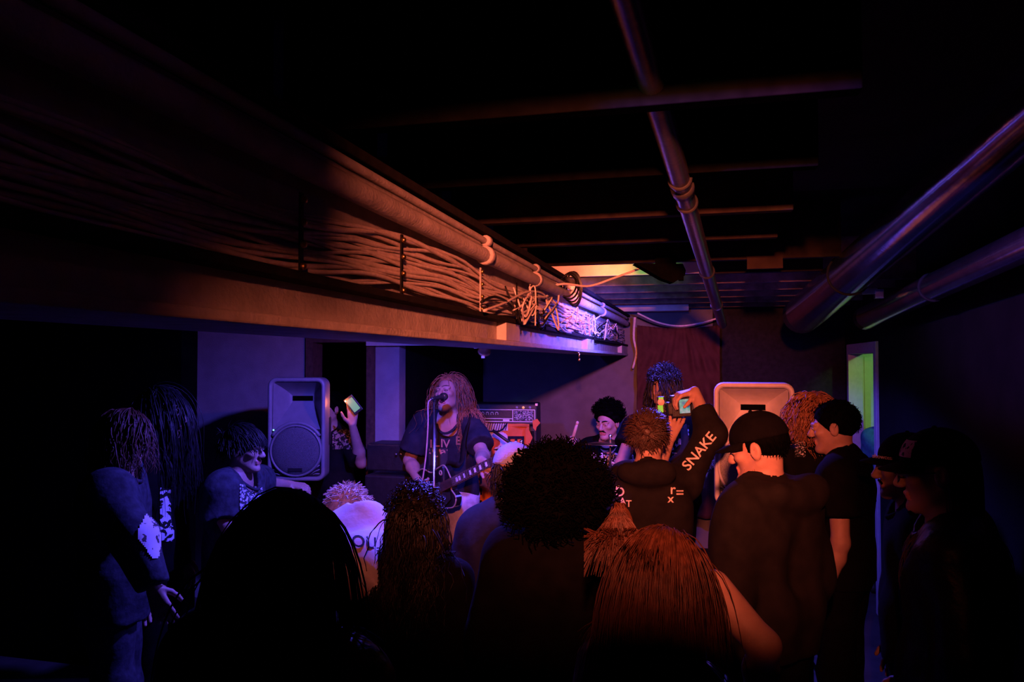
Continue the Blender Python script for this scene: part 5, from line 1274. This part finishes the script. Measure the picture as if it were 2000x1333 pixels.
p = Person('person bowing forward in a white T-shirt with black letters', 690, 996, 3.0, 10, scale=.96, pitch=58)
J = p.J; p.H = (W(676, 1014, 3.05), p.H[1], p.H[2])
J['neck'] = W(708, 1026, 2.92); J['sc'] = J['neck'] - p.fw * .04 - V3(0, 0, .03); J['hip'] = J['neck'] + V3(.07, -.42, -.20)
for sd, k in (('R', 1), ('L', -1)):
    J['sh' + sd] = J['sc'] + p.rt * .165 * k - V3(0, 0, .03); J['el' + sd] = J['sh' + sd] + p.rt * .06 * k + V3(0, .05, -.27); J['wr' + sd] = J['el' + sd] + V3(0, .1, -.22)
    J['hp' + sd] = J['hip'] + p.rt * .085 * k; J['kn' + sd] = V3(J['hp' + sd][0], J['hp' + sd][1] + .05, .48); J['an' + sd] = V3(J['hp' + sd][0], J['hp' + sd][1], .075)
p.body(.008, .009); p.shirt(M['white_cloth'], .6, .03, 0, .010, 84, .011, collar=False); p.pants(M['black_cloth'])
p.hair([p.cap_mesh(.006, .008), strands(p.H, 600, .035, 5, .0028, 84, lift=.5, grav=.05, jitter=.4, part=False)], M['hair_blond'])
bv = bvh_of(p.shirto); text('back_lettering', 'OU', .055, (W(712, 1060, 2.6), unit(r_ - u_ * .12), u_, vd(716, 1058)), ink, p.shirto, bv, .006)

p = Person('person in a pale blue baseball cap and navy T-shirt', 1004, 872, 3.2, -22, head_yaw=-10, pitch=8, scale=.97, hscale=.94)
for k in ('shR', 'shL', 'elR', 'elL', 'wrR', 'wrL'): p.J[k] = p.J[k] - V3(0, 0, .035)
p.body(.006, .008); p.shirt(M['navy_cloth'], .6, .028, seed=85, h=.011); p.pants(M['black_cloth'])
p.baseball_cap(M['cap_blue'], tilt=-6)
p.hair([strands(p.H, 360, .10, 8, .0034, 85, comb=(.1, -.4, -.5), lift=.1, grav=.3, wave=.01, wfreq=60, jitter=.2, puff=.010, line=(-.3, .9, .5), low=-.75, zmax=.05)], M['hair_glossy'])

p = Person('person with a big black afro silhouetted in the centre foreground', 1092, 882, 2.3, -2, hscale=1.0)
p.body(.008, .01); p.shirt(M['black_cloth'], inf=.028, seed=86, h=.013, long=True); p.pants(M['black_cloth'])
afro(p, (.160, .158, .165), 1700, M['hair_black'], 15, c=V3(0, -.02, -.018), clen=.05, low=-.8, line=(-.1, .5, .6))

p = Person('woman with long straight brown hair and a bare shoulder in the right foreground', 1290, 1040, 1.7, -12, head_yaw=-20, pitch=14)
p.J['shR'] = W(1392, 1150, 1.72); p.J['elR'] = W(1492, 1262, 1.62); p.J['wrR'] = W(1470, 1420, 1.75)
p.tank = True; p.body(.006, .007); p.shirt(M['black_cloth'], .08, .012, seed=87, h=.011, open_arm=0, collar=False, nk_=.05, name='tank_top'); p.pants(M['black_cloth'])
p.hair([p.cap_mesh(.008, .007), strands(p.H, 2200, .46, 16, .0017, 87, comb=(.3, -.5, -.3), lift=.01, grav=.4, wave=.008, wfreq=18, jitter=.08, puff=.012, coll=p.coll(.02), part=False, rmax=.215)], M['hair_auburn'])
# a lock of her hair tossed up and to the left
rg = np.random.RandomState(8); T_ = []
o, R, sc = p.H
rn = lambda: float(np.clip(rg.normal(), -1.4, 1.4))
for i in range(420):
    a = o + R @ V3(-.07 + rg.uniform(-.01, .01), -.02 + rg.uniform(-.03, .03), .06 + rg.uniform(-.02, .02)) * sc
    m1 = W(1207 + rn() * 5, 990 + rn() * 5 + i * .03, 1.72); tt = rn(); m2 = W(1207 + tt * 24, 1040 + rn() * 8, 1.70); m3 = W(1205 + tt * 46, 1080 + rn() * 34, 1.68)
    T_.append(bez([a, (a + m1) / 2 + V3(0, 0, .03), m1, m2, m3], 4)[:17])
T_ = np.array(T_); V, F = tubes(T_, np.full(T_.shape[:2], .0012)); mk('tossed_hair', V, F, M['hair_auburn'], p.e)
